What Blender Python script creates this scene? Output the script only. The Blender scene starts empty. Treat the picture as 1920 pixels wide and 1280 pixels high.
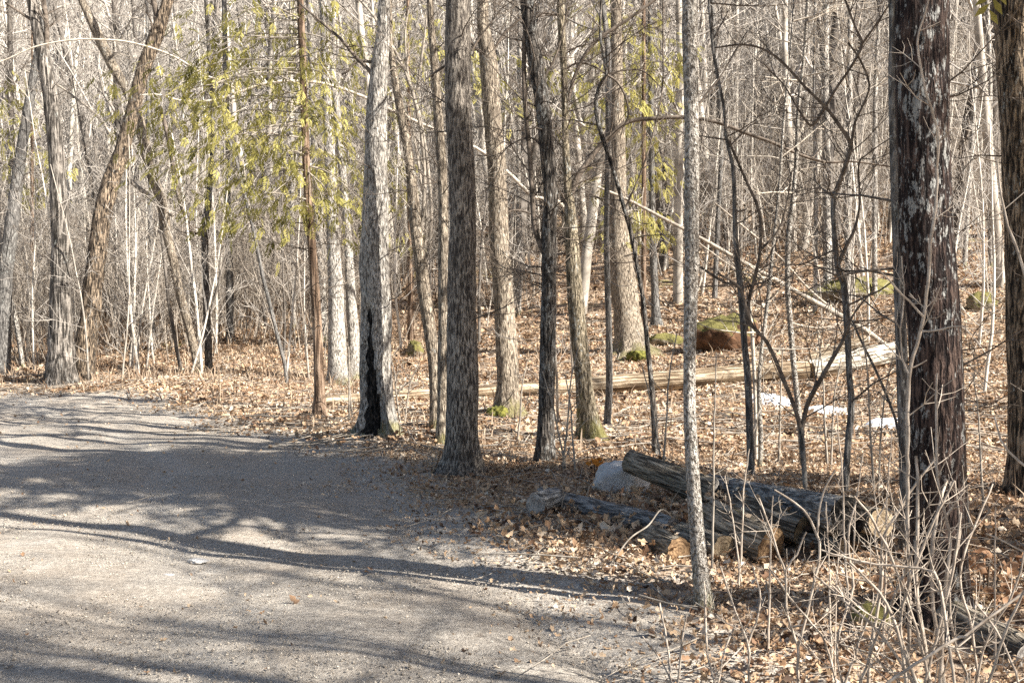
import bpy, math, random
import numpy as np
from mathutils import Vector, Matrix
R = math.radians
C = bpy.context.scene.collection
SC = bpy.context.scene
rng = random.Random(7)
nr = np.random.default_rng(11)

# ------------------------------------------------------------------ camera, sky, sun
F = 2058.0                                    # focal length in pixels of a 1920 wide picture
TH = math.atan(50 / F)
def height(x, y):
    x = np.asarray(x, float); y = np.asarray(y, float)
    def sp(s, k): return k * np.logaddexp(0, s / k)
    z = 0.175 * sp(y + 0.55 * x - 20, 1.8) + 0.27 * sp(y + 0.5 * x - 56, 6)
    z = z - 0.14 * sp(y + 0.4 * x - 170, 12)
    far = 1 / (1 + np.exp(-(y - 24) / 5))
    z = z + far * (0.35 * np.sin(x * .21 + 1.3) * np.sin(y * .17 + .4) + 0.14 * np.sin(x * .73 + y * .31) * np.sin(y * .61 - x * .2))
    z = z + 0.035 * np.sin(x * 1.7 + 0.6 * y) * np.sin(y * 1.3 - .5 * x + 1) * (x > -30)
    off = np.clip(road_out(x, y) / 0.9, 0, 1)
    z = z + off * (0.05 + 0.03 * np.sin(x * 4.1 + 1.1 * y) * np.sin(y * 3.7 - x) + 0.02 * np.sin(x * 7.7) * np.sin(y * 8.9 + x))
    # mound under the old log pile, leaf bank beyond the bend
    z = z + 0.08 * np.exp(-(((x - 2.0) / 1.6) ** 2 + ((y - 8.0) / .9) ** 2))
    z = z + 0.22 * np.exp(-(((x + 5.6) / 1.9) ** 2 + ((y - 20.9) / 1.2) ** 2))
    z = z + 0.10 * np.exp(-(((x + 1.5) / 1.0) ** 2 + ((y - 13.4) / .8) ** 2))
    return z
# right edge of the road, as x for each y
EY = np.array([-12, 0, 3.5, 4.8, 5.6, 7.2, 9.1, 11.3, 13.4, 15.0, 18.3, 20.0, 20.6])
EX = np.array([1.6, 1.3, 1.0, .65, .25, -.3, -1.0, -1.6, -2.7, -3.9, -5.9, -7.3, -9.5])
def edge_x(y):
    return np.interp(y, EY, EX) + .10 * np.sin(np.asarray(y) * 2.3) + .05 * np.sin(np.asarray(y) * 6.1 + 1)
def far_y(x):
    return 20.6 + .12 * np.sin(np.asarray(x) * 1.9) - .5 * np.clip((-np.asarray(x) - 14) / 10, 0, 1)
def road_out(x, y):
    "metres outside the road (negative inside)"
    x = np.asarray(x, float); y = np.asarray(y, float)
    return np.maximum((x - edge_x(y)) * .8, y - far_y(x))
def hz(x, y): return float(height(x, y))
CAM = Vector((0, 0, hz(0, 0) + 1.6))
cd = bpy.data.cameras.new('camera'); cam = bpy.data.objects.new('camera', cd); C.objects.link(cam)
cam.location = CAM; cam.rotation_euler = (R(90) - TH, 0, 0)
cd.sensor_width = 36; cd.lens = F / 1920 * 36; cd.clip_start = .05; cd.clip_end = 1500
SC.camera = cam
SUN_AZ = R(27)                                 # sun to the right, a little behind the camera
SUN_EL = R(38)
sdir = Vector((math.cos(SUN_AZ) * math.cos(SUN_EL), -math.sin(SUN_AZ) * math.cos(SUN_EL), math.sin(SUN_EL)))
w = bpy.data.worlds.new('World'); SC.world = w; w.use_nodes = True
nt = w.node_tree; bg = nt.nodes['Background']
sky = nt.nodes.new('ShaderNodeTexSky'); sky.sky_type = 'NISHITA'; sky.sun_disc = False
sky.sun_elevation = SUN_EL; sky.sun_rotation = math.atan2(sdir.x, sdir.y)
sky.air_density = 1.0; sky.dust_density = 1.5
nt.links.new(sky.outputs[0], bg.inputs[0]); bg.inputs[1].default_value = 0.055
sl = bpy.data.lights.new('sun', 'SUN'); sl.energy = 5.0; sl.angle = R(.53); sl.color = (1, .945, .86)
so = bpy.data.objects.new('sun', sl); C.objects.link(so)
so.rotation_euler = sdir.to_track_quat('Z', 'Y').to_euler(); so.location = (30, -8, 25)
SC.view_settings.view_transform = 'Standard'; SC.view_settings.look = 'None'
SC.view_settings.gamma = 1; SC.view_settings.exposure = 1.68; SC.view_settings.use_curve_mapping = False
SC.cycles.use_denoising = False
SC.cycles.max_bounces = 5; SC.cycles.diffuse_bounces = 3; SC.cycles.transparent_max_bounces = 4

# ------------------------------------------------------------------ picture <-> place
def ray(px, py):
    X = (px - 960) / F; Z = -(py - 640) / F
    return Vector((X, math.cos(TH) + Z * math.sin(TH), Z * math.cos(TH) - math.sin(TH)))
def P(px, py, D):
    r = ray(px, py); return CAM + r * (D / r.y)
def hit(px, py, dmax=150):
    r = ray(px, py); D = 2.5; last = D
    while D < dmax:
        p = CAM + r * (D / r.y)
        if p.z < hz(p.x, p.y):
            a, b = last, D
            for _ in range(14):
                m = (a + b) / 2; p = CAM + r * (m / r.y)
                if p.z < hz(p.x, p.y): b = m
                else: a = m
            return CAM + r * (b / r.y)
        last = D; D *= 1.02
    return CAM + r * (dmax / r.y)
def m_per_px(D): return D / F

# ------------------------------------------------------------------ materials
def mat(name):
    m = bpy.data.materials.new(name); m.use_nodes = True
    n = m.node_tree; b = n.nodes['Principled BSDF']; b.inputs['Roughness'].default_value = .9
    b.inputs['Specular IOR Level'].default_value = .2
    return m, n, b
def ramp(n, stops, fac):
    r = n.nodes.new('ShaderNodeValToRGB'); e = r.color_ramp.elements
    while len(e) < len(stops): e.new(.5)
    for k, (p, c) in enumerate(stops): e[k].position = p; e[k].color = (*c, 1)
    n.links.new(fac, r.inputs[0]); return r
def noise(n, vec, s, det=4, rough=.6, dist=0):
    t = n.nodes.new('ShaderNodeTexNoise'); t.inputs['Scale'].default_value = s
    t.inputs['Detail'].default_value = det; t.inputs['Roughness'].default_value = rough
    t.inputs['Distortion'].default_value = dist
    if vec: n.links.new(vec, t.inputs['Vector'])
    return t.outputs[0]
def mixc(n, fac, a, b):
    x = n.nodes.new('ShaderNodeMix'); x.data_type = 'RGBA'
    for sock, v in ((x.inputs[0], fac), (x.inputs[6], a), (x.inputs[7], b)):
        if isinstance(v, (tuple, list)): sock.default_value = (*v, 1)
        elif isinstance(v, (float, int)): sock.default_value = v
        else: n.links.new(v, sock)
    return x.outputs[2]
def math_(n, op, a, b=0.):
    x = n.nodes.new('ShaderNodeMath'); x.operation = op
    for s, v in ((x.inputs[0], a), (x.inputs[1], b)):
        if isinstance(v, (float, int)): s.default_value = v
        else: n.links.new(v, s)
    return x.outputs[0]
def coords(n, sc=(1, 1, 1), kind='Object'):
    t = n.nodes.new('ShaderNodeTexCoord'); mp = n.nodes.new('ShaderNodeMapping')
    mp.inputs['Scale'].default_value = sc; n.links.new(t.outputs[kind], mp.inputs[0]); return mp.outputs[0]
def bump(n, b, h, strength, dist):
    x = n.nodes.new('ShaderNodeBump'); x.inputs['Strength'].default_value = strength
    x.inputs['Distance'].default_value = dist; n.links.new(h, x.inputs['Height']); n.links.new(x.outputs[0], b.inputs['Normal'])
def smooth(n, v, lo, hi):
    x = n.nodes.new('ShaderNodeMapRange'); x.interpolation_type = 'SMOOTHSTEP'
    n.links.new(v, x.inputs[0]); x.inputs[1].default_value = lo; x.inputs[2].default_value = hi; return x.outputs[0]
def bark(name, dark, mid, light, s=26, lichen=0., lich=(.42, .43, .40), moss=0., mossh=.5, st=1., stretch=.14):
    m, n, b = mat(name)
    v = coords(n, (1, 1, stretch)); v0 = coords(n, (1, 1, .6))
    a = noise(n, v, s, 2.5, .55, .5); c = noise(n, v0, s * 2.4, 3)
    f = math_(n, 'ADD', math_(n, 'MULTIPLY', a, .82), math_(n, 'MULTIPLY', c, .18))
    col = ramp(n, [(.42, dark), (.50, mid), (.59, light)], f).outputs[0]
    big = noise(n, coords(n, (1, 1, .5)), 2.2, 4, .65)
    col = mixc(n, math_(n, 'MULTIPLY', smooth(n, big, .42, .62), .45), col, dark)
    if lichen > 0:
        lf = noise(n, coords(n, (1, 1, .45)), 34, 5, .75, .3); lg = noise(n, coords(n, (1, 1, .5)), 4.5, 3, .6)
        lf = math_(n, 'ADD', math_(n, 'MULTIPLY', lf, .68), math_(n, 'MULTIPLY', lg, .32))
        col = mixc(n, math_(n, 'MULTIPLY', smooth(n, lf, .60 - lichen * .13, .65 - lichen * .13), .75), col, lich)
    if moss > 0:
        mf = noise(n, v0, 6, 4); sx = n.nodes.new('ShaderNodeSeparateXYZ')
        n.links.new(coords(n), sx.inputs[0])
        zz = math_(n, 'SUBTRACT', 1., math_(n, 'MULTIPLY', sx.outputs[2], 1 / mossh))
        k = smooth(n, math_(n, 'ADD', math_(n, 'MULTIPLY', zz, .45), mf), .72, .98)
        col = mixc(n, math_(n, 'MULTIPLY', k, moss * .8), col, (.17, .155, .05))
    n.links.new(col, b.inputs['Base Color']); bump(n, b, f, st, .06); return m
def plain(name, c1, c2, s=8, **k):
    m, n, b = mat(name)
    col = ramp(n, [(.35, c1), (.65, c2)], noise(n, coords(n), s, 3)).outputs[0]
    n.links.new(col, b.inputs['Base Color']); return m
M = {}
M['ash'] = bark('bark_ash', (.05, .042, .036), (.20, .172, .145), (.42, .37, .31), 60, st=1, stretch=.2)
M['pale'] = bark('bark_pale', (.10, .09, .08), (.34, .31, .27), (.60, .56, .50), 56, .3, stretch=.25, moss=.8, mossh=.35, st=.8)
M['tan'] = bark('bark_tan', (.09, .072, .055), (.27, .22, .165), (.48, .41, .32), 54, .15, stretch=.2, moss=.8, mossh=.5)
M['mossy'] = bark('bark_mossy', (.06, .05, .035), (.20, .165, .11), (.40, .34, .25), 50, .3, stretch=.22, moss=1, mossh=.9)
M['dark'] = bark('bark_dark', (.018, .015, .013), (.075, .064, .054), (.20, .175, .15), 60, .55, (.34, .34, .32))
M['redbrown'] = bark('bark_redbrown', (.008, .005, .005), (.028, .018, .016), (.10, .068, .055), 60, .5, (.36, .36, .34), st=.9)
M['shaggy'] = bark('bark_shaggy', (.03, .026, .022), (.125, .11, .095), (.34, .305, .265), 26, .1, st=1, stretch=.1)
M['edge'] = bark('bark_brown_furrowed', (.02, .016, .013), (.13, .098, .07), (.40, .31, .22), 42, .15, stretch=.14)
M['birch'] = bark('bark_lichened', (.14, .12, .10), (.38, .345, .30), (.62, .58, .52), 70, .3, (.52, .53, .48), moss=.5, mossh=.6, stretch=.6)
M['cedarbark'] = bark('bark_cedar', (.07, .045, .03), (.18, .12, .08), (.30, .22, .16), 24, stretch=.08)
M['slate'] = bark('bark_slate', (.07, .065, .06), (.16, .15, .14), (.27, .255, .235), 50, .3)
M['limb_dark'] = plain('limb_dark', (.06, .048, .038), (.19, .155, .125), 14)
M['limb_grey'] = plain('limb_grey', (.20, .175, .145), (.40, .35, .29), 14)
M['limb_pale'] = plain('limb_pale', (.36, .31, .25), (.56, .50, .42), 14)
M['twig_tan'] = plain('twig_tan', (.26, .21, .165), (.50, .43, .355), 20)
M['far_bark'] = plain('far_bark', (.24, .21, .175), (.56, .51, .44), 1.4)
M['far_dark'] = plain('far_dark', (.055, .048, .042), (.21, .185, .16), 1.4)
M['far_twig'] = plain('far_twig', (.20, .18, .16), (.52, .475, .42), 1.2)
M['far_pale'] = plain('far_pale', (.42, .38, .32), (.68, .63, .55), 1.4)
M['char'] = bark('charred_wood', (.004, .004, .004), (.018, .016, .014), (.07, .06, .052), 34, st=1)
M['weathered'] = bark('bark_weathered', (.085, .08, .075), (.22, .21, .195), (.40, .385, .36), 48, .15, (.48, .47, .44), stretch=.2)
M['rotlog'] = bark('peeled_wood', (.10, .07, .045), (.30, .225, .145), (.54, .45, .33), 22, .5, (.17, .12, .07), stretch=.06, st=.8)
M['palewood'] = bark('bleached_wood', (.14, .11, .08), (.46, .41, .33), (.68, .64, .56), 24, .3, (.22, .18, .12), stretch=.12)
M['mosslog'] = bark('log_mossy', (.07, .058, .045), (.20, .17, .13), (.38, .33, .26), 46, .25, (.19, .175, .06))
M['moss'] = plain('moss', (.045, .05, .012), (.19, .18, .04), 14)
def endmat(name, dark, light):
    m, n, b = mat(name); v = coords(n); sx = n.nodes.new('ShaderNodeSeparateXYZ'); n.links.new(v, sx.inputs[0])
    rad = math_(n, 'SQRT', math_(n, 'ADD', math_(n, 'MULTIPLY', sx.outputs[0], sx.outputs[0]), math_(n, 'MULTIPLY', sx.outputs[1], sx.outputs[1])))
    k = math_(n, 'SINE', math_(n, 'MULTIPLY', math_(n, 'ADD', rad, math_(n, 'MULTIPLY', noise(n, v, 7, 2), .012)), 300.))
    f = math_(n, 'ADD', math_(n, 'MULTIPLY', k, .05), noise(n, v, 16, 6, .75))
    col = ramp(n, [(.22, tuple(c * .45 for c in dark)), (.42, dark), (.62, light)], f).outputs[0]
    n.links.new(col, b.inputs['Base Color']); bump(n, b, f, .8, .02); return m
M['blond'] = endmat('cut_wood', (.27, .20, .125), (.46, .36, .24))
M['orangewood'] = endmat('cut_wood_rusty', (.17, .105, .058), (.36, .235, .13))
M['endgrey'] = endmat('cut_end_weathered', (.22, .20, .18), (.45, .42, .38))
def rockmat(name, a, b_, mossy, top=True, mc=(.20, .18, .06)):
    m, n, b = mat(name)
    f = noise(n, coords(n), 6, 8, .7)
    col = ramp(n, [(.32, a), (.66, b_)], f).outputs[0]
    if mossy:
        g = n.nodes.new('ShaderNodeNewGeometry'); sx = n.nodes.new('ShaderNodeSeparateXYZ'); n.links.new(g.outputs['Normal'], sx.inputs[0])
        k = smooth(n, math_(n, 'ADD', sx.outputs[2], math_(n, 'MULTIPLY', noise(n, coords(n), 5, 5), 1.)), 1.25 - mossy, 1.5 - mossy)
        mcol = ramp(n, [(.3, tuple(c * .4 for c in mc)), (.7, mc)], noise(n, coords(n), 26, 4)).outputs[0]
        col = mixc(n, k, col, mcol)
    n.links.new(col, b.inputs['Base Color']); bump(n, b, f, .8, .06); return m
M['palerock'] = rockmat('pale_stone', (.42, .40, .375), (.66, .64, .61), 0)
M['brownrock'] = rockmat('brown_stone', (.035, .02, .012), (.17, .09, .05), .5)
M['mossrock'] = rockmat('mossy_stone', (.12, .10, .07), (.30, .26, .2), .75)
def snowmat():
    m, n, b = mat('old_snow')
    col = ramp(n, [(.35, (.62, .66, .72)), (.6, (.86, .88, .9))], noise(n, coords(n), 12, 5)).outputs[0]
    n.links.new(col, b.inputs['Base Color']); bump(n, b, noise(n, coords(n), 30, 5), .5, .03); return m
M['snow'] = snowmat()
def leafmat(name, stops, trans=.25, spec=.2):
    m, n, b = mat(name)
    at = n.nodes.new('ShaderNodeAttribute'); at.attribute_name = 'tone'
    col = ramp(n, stops, at.outputs['Fac']).outputs[0]
    k = noise(n, coords(n), 60, 2); col = mixc(n, math_(n, 'MULTIPLY', k, .35), col, (.10, .06, .04))
    n.links.new(col, b.inputs['Base Color']); b.inputs['Specular IOR Level'].default_value = spec
    b.inputs['Roughness'].default_value = .75
    tr = n.nodes.new('ShaderNodeBsdfTranslucent'); n.links.new(col, tr.inputs[0])
    mx = n.nodes.new('ShaderNodeMixShader'); mx.inputs[0].default_value = trans
    n.links.new(b.outputs[0], mx.inputs[1]); n.links.new(tr.outputs[0], mx.inputs[2])
    n.links.new(mx.outputs[0], n.nodes['Material Output'].inputs[0]); return m
M['litter'] = leafmat('dry_leaves', [(0, (.06, .037, .025)), (.15, (.19, .11, .068)), (.35, (.37, .235, .14)), (.6, (.52, .37, .235)), (.85, (.65, .50, .345)), (1, (.75, .65, .52))], .15)
M['rust'] = leafmat('rust_leaves', [(0, (.20, .10, .05)), (1, (.50, .31, .19))], .3)
M['orangeleaf'] = leafmat('orange_leaves', [(0, (.50, .16, .02)), (1, (.75, .33, .05))], .3)
M['cedar'] = leafmat('cedar_foliage', [(0, (.12, .12, .035)), (.4, (.36, .34, .09)), (1, (.68, .61, .21))], .45)
M['weeds'] = leafmat('dead_weeds', [(0, (.20, .12, .07)), (1, (.52, .42, .31))], .2)
GRAVEL = [(.37, (.115, .102, .088)), (.5, (.34, .302, .256)), (.63, (.62, .565, .485))]
def groundmat():
    m, n, b = mat('leaf_litter_soil'); v = coords(n)
    vo = n.nodes.new('ShaderNodeTexVoronoi'); vo.inputs['Scale'].default_value = 13; vo.inputs['Randomness'].default_value = 1
    n.links.new(v, vo.inputs['Vector'])
    sep = n.nodes.new('ShaderNodeSeparateColor'); n.links.new(vo.outputs['Color'], sep.inputs[0])
    f = math_(n, 'ADD', math_(n, 'MULTIPLY', sep.outputs[0], .7), math_(n, 'MULTIPLY', noise(n, v, 30, 4), .3))
    col = ramp(n, [(.1, (.07, .045, .03)), (.35, (.22, .15, .10)), (.6, (.38, .28, .195)), (.9, (.54, .43, .32))], f).outputs[0]
    col = mixc(n, math_(n, 'MULTIPLY', smooth(n, noise(n, v, .7, 6, .7), .52, .66), .55), col, (.12, .075, .05))
    k = smooth(n, noise(n, v, .55, 5, .7), .60, .68)
    col = mixc(n, math_(n, 'MULTIPLY', k, .7), col, (.22, .21, .06))
    at = n.nodes.new('ShaderNodeAttribute'); at.attribute_name = 'tone'
    gk = smooth(n, math_(n, 'ADD', at.outputs['Fac'], math_(n, 'MULTIPLY', math_(n, 'SUBTRACT', noise(n, v, 3.5, 6, .75), .5), 2.2)), .35, .75)
    gf = math_(n, 'ADD', math_(n, 'MULTIPLY', noise(n, v, 130, 3, .8), .62), math_(n, 'MULTIPLY', noise(n, v, 28, 4, .7), .38))
    col = mixc(n, gk, col, ramp(n, GRAVEL, gf).outputs[0])
    n.links.new(col, b.inputs['Base Color']); bump(n, b, math_(n, 'ADD', f, noise(n, v, 5, 6)), .9, .06); return m
M['ground'] = groundmat()
def roadmat():
    m, n, b = mat('gravel'); v = coords(n)
    fine = noise(n, v, 130, 3, .8); mid = noise(n, v, 28, 4, .7); big = noise(n, v, 1.1, 5, .6)
    f = math_(n, 'ADD', math_(n, 'MULTIPLY', fine, .62), math_(n, 'MULTIPLY', mid, .38))
    col = ramp(n, GRAVEL, f).outputs[0]
    col = mixc(n, math_(n, 'MULTIPLY', smooth(n, big, .45, .65), .35), col, (.36, .29, .22))
    col = mixc(n, math_(n, 'MULTIPLY', smooth(n, noise(n, v, 1.9, 4), .6, .7), .3), col, (.55, .52, .47))
    at = n.nodes.new('ShaderNodeAttribute'); at.attribute_name = 'tone'
    col = mixc(n, math_(n, 'MULTIPLY', math_(n, 'MULTIPLY', at.outputs['Fac'], noise(n, v, 2.6, 4)), .5), col, (.50, .47, .42))
    col = mixc(n, math_(n, 'MULTIPLY', smooth(n, noise(n, v, 4.2, 6, .75), .58, .68), .5), col, (.17, .13, .095))
    n.links.new(col, b.inputs['Base Color']); bump(n, b, math_(n, 'ADD', f, math_(n, 'MULTIPLY', noise(n, v, 7, 5, .7), .8)), .9, .02); return m
M['road'] = roadmat()

# ------------------------------------------------------------------ object helpers
def tag(o, label=None, cat=None, group=None, kind=None):
    if label: o['label'] = label
    if cat: o['category'] = cat
    if group: o['group'] = group
    if kind: o['kind'] = kind
    return o
def empty(name, loc, label, cat, group=None):
    o = bpy.data.objects.new(name, None); C.objects.link(o); o.location = loc; o.empty_display_size = .2
    return tag(o, label, cat, group)
def mesh_obj(name, V, Fq, m, parent=None, origin=(0, 0, 0), shade=True, tone=None, tris=None, kind=None, label=None):
    V = np.asarray(V, np.float32).reshape(-1, 3) - np.asarray(origin, np.float32)
    me = bpy.data.meshes.new(name); me.vertices.add(len(V)); me.vertices.foreach_set('co', V.ravel())
    Fq = np.asarray(Fq, np.int32).reshape(-1, 4) if Fq is not None and len(Fq) else np.zeros((0, 4), np.int32)
    T = np.asarray(tris, np.int32).reshape(-1, 3) if tris is not None and len(tris) else np.zeros((0, 3), np.int32)
    idx = np.concatenate([Fq.ravel(), T.ravel()]); nf = len(Fq) + len(T)
    me.loops.add(len(idx)); me.loops.foreach_set('vertex_index', idx)
    me.polygons.add(nf)
    me.polygons.foreach_set('loop_start', np.concatenate([np.arange(len(Fq)) * 4, len(Fq) * 4 + np.arange(len(T)) * 3]).astype(np.int32))
    if shade: me.polygons.foreach_set('use_smooth', np.ones(nf, bool))
    if tone is not None:
        a = me.attributes.new('tone', 'FLOAT', 'POINT'); a.data.foreach_set('value', np.asarray(tone, np.float32))
    me.update(calc_edges=True); me.validate()
    me.materials.append(m)
    o = bpy.data.objects.new(name, me); C.objects.link(o)
    if parent: o.parent = parent
    else: o.location = origin
    if kind: o['kind'] = kind
    if label: o['label'] = label
    return o

class Tubes:
    "collects tapered polylines, builds them all as one mesh"
    def __init__(s): s.L = []
    def add(s, pts, rad, sides=4): s.L.append((pts, rad, sides))
    def arrays(s):
        by = {}
        for p, r, k in s.L: by.setdefault((len(p), k), []).append((p, r))
        Vs, Fs, base = [], [], 0
        for (n, k), rows in by.items():
            Pn = np.array([[tuple(q) for q in p] for p, _ in rows], float); Rn = np.array([r for _, r in rows], float)
            T = np.gradient(Pn, axis=1); T /= np.linalg.norm(T, axis=2, keepdims=True) + 1e-9
            m = Pn[:, -1] - Pn[:, 0]; ref = np.where((np.abs(m[:, 2]) > .6 * np.linalg.norm(m, axis=1))[:, None], np.array([[1., 0.13, 0]]), np.array([[0, 0.1, 1.]]))
            U = np.cross(T, ref[:, None, :]); U /= np.linalg.norm(U, axis=2, keepdims=True) + 1e-9; W = np.cross(T, U)
            a = np.arange(k) * 2 * np.pi / k
            V = Pn[:, :, None, :] + Rn[:, :, None, None] * (np.cos(a)[None, None, :, None] * U[:, :, None, :] + np.sin(a)[None, None, :, None] * W[:, :, None, :])
            N = len(rows); i = np.arange(n - 1)[:, None] * k; j = np.arange(k)[None]
            q = np.stack([i + j, i + (j + 1) % k, i + k + (j + 1) % k, i + k + j], -1).reshape(-1, 4)
            Fs.append((base + np.arange(N)[:, None, None] * (n * k) + q[None]).reshape(-1, 4))
            Vs.append(V.reshape(-1, 3)); base += N * n * k
        return np.concatenate(Vs), np.concatenate(Fs)
    def build(s, name, m, parent=None, origin=(0, 0, 0), kind=None, label=None):
        if not s.L: return None
        V, Fq = s.arrays(); return mesh_obj(name, V, Fq, m, parent, origin, kind=kind, label=label)

def rv(): return Vector((rng.gauss(0, 1), rng.gauss(0, 1), rng.gauss(0, 1)))
def crom(pts, n):
    "catmull-rom resample of rows of any width"
    A = np.array(pts, float)
    if len(A) == 2: t = np.linspace(0, 1, n)[:, None]; return A[0] * (1 - t) + A[1] * t
    E = np.vstack([2 * A[0] - A[1], A, 2 * A[-1] - A[-2]]); out = []
    seg = np.linalg.norm(np.diff(A[:, :3], axis=0), axis=1); cum = np.r_[0, np.cumsum(seg)]
    for d in np.linspace(0, cum[-1], n):
        i = min(np.searchsorted(cum, d, 'right') - 1, len(A) - 2); t = (d - cum[i]) / (seg[i] + 1e-9)
        p0, p1, p2, p3 = E[i:i + 4]
        out.append(.5 * ((2 * p1) + (-p0 + p2) * t + (2 * p0 - 5 * p1 + 4 * p2 - p3) * t * t + (-p0 + 3 * p1 - 3 * p2 + p3) * t ** 3))
    return np.array(out)
def grow(T, p, d, L, r, lvl, up=.12, wig=.22, kids=(5, 4, 3), ang=(30, 60), minr=.002, sides=4, n=5):
    pts = [p.copy()]; rad = [r]; q = p.copy(); d = d.normalized()
    for k in range(1, n):
        d = (d + rv() * wig * .5 + Vector((0, 0, up))).normalized(); q = q + d * (L / (n - 1)); pts.append(q.copy()); rad.append(max(minr * .7, r * (1 - .8 * k / (n - 1))))
    T.add(pts, rad, sides if lvl > 0 else 3)
    if lvl <= 0: return
    for _ in range(kids[-lvl] if lvl <= len(kids) else kids[0]):
        t = rng.uniform(.2, 1) * (n - 1); i = min(int(t), n - 2); a = pts[i].lerp(pts[i + 1], t - i)
        ax = pts[i + 1] - pts[i]; s = ax.cross(rv()).normalized(); an = R(rng.uniform(*ang))
        grow(T, a, ax.normalized() * math.cos(an) + s * math.sin(an), L * rng.uniform(.35, .6), max(minr, r * (1 - .7 * t / (n - 1)) * .55), lvl - 1, up, wig, kids, ang, minr, sides, n)

def furrow(th, z, k, zs, seed):
    g = np.random.default_rng(seed); nz = int(abs(z).max() / zs) + 4
    G = g.random((nz, k)); a = th * k; c = (z - z.min()) / zs
    a = a + .5 * np.sin(c * 1.3 + seed)[..., None] if a.ndim > c.ndim else a
    i = np.floor(a).astype(int); j = np.floor(c).astype(int); fa = a - i; fc = c - j
    fa = fa * fa * (3 - 2 * fa); fc = fc * fc * (3 - 2 * fc)
    g00 = G[j % nz, i % k]; g01 = G[j % nz, (i + 1) % k]; g10 = G[(j + 1) % nz, i % k]; g11 = G[(j + 1) % nz, (i + 1) % k]
    return (g00 * (1 - fa) + g01 * fa) * (1 - fc) + (g10 * (1 - fa) + g11 * fa) * fc
def trunk_arrays(path, sides, ring, seed, rough=.12, flare=1, roots=5):
    "path rows x,y,z,r from below ground upward; rough bark relief as real displacement"
    A = np.array(path, float); L = np.linalg.norm(np.diff(A[:, :3], axis=0), axis=1).sum()
    n = max(4, int(L / ring)); Q = crom(path, n); z = np.linspace(0, L, n)
    T = np.gradient(Q[:, :3], axis=0); T /= np.linalg.norm(T, axis=1, keepdims=True)
    U = np.cross(T, [0, 1, 0.0]); U /= np.linalg.norm(U, axis=1, keepdims=True); W = np.cross(T, U)
    th = np.arange(sides) / sides; TH2, Z2 = np.meshgrid(th, z)
    TH2 = TH2 + .012 * np.sin(Z2 * 2.1 + seed)
    rr = Q[:, 3][:, None] * np.ones((1, sides))
    k = max(7, int(sides * .36))
    d = (1 - np.abs(2 * furrow(TH2, Z2, k, .30, seed) - 1)) * .7 + furrow(TH2, Z2, k * 2, .12, seed + 1) * .3
    lump = furrow(TH2, Z2, 4, .55, seed + 2) - .5
    fl = 1.7 * flare * np.exp(-np.maximum(Z2 - .2, -.1) / .17) * (.22 + .5 * np.cos(2 * np.pi * (TH2 * roots + .07 * seed)) ** 2)
    rr = rr * (1 + rough * (d - .5) + .14 * lump + fl)
    a = 2 * np.pi * th
    V = Q[:, None, :3] + rr[:, :, None] * (np.cos(a)[None, :, None] * U[:, None, :] + np.sin(a)[None, :, None] * W[:, None, :])
    i = np.arange(n - 1)[:, None] * sides; j = np.arange(sides)[None]
    q = np.stack([i + j, i + (j + 1) % sides, i + sides + (j + 1) % sides, i + sides + j], -1)
    return V, q, TH2, Z2
def path3(pix, D, D1=None, sink=.25):
    "pixel polyline bottom->top to world rows x,y,z,r"
    D1 = D if D1 is None else D1; ys = [p[1] for p in pix]; y0, y1 = ys[0], ys[-1]; out = []
    for x, y, wd in pix:
        t = (y0 - y) / (y0 - y1) if y0 != y1 else 0; d = D + (D1 - D) * t; p = P(x, y, d); out.append((p.x, p.y, p.z, wd * m_per_px(d) / 2))
    return out

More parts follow.
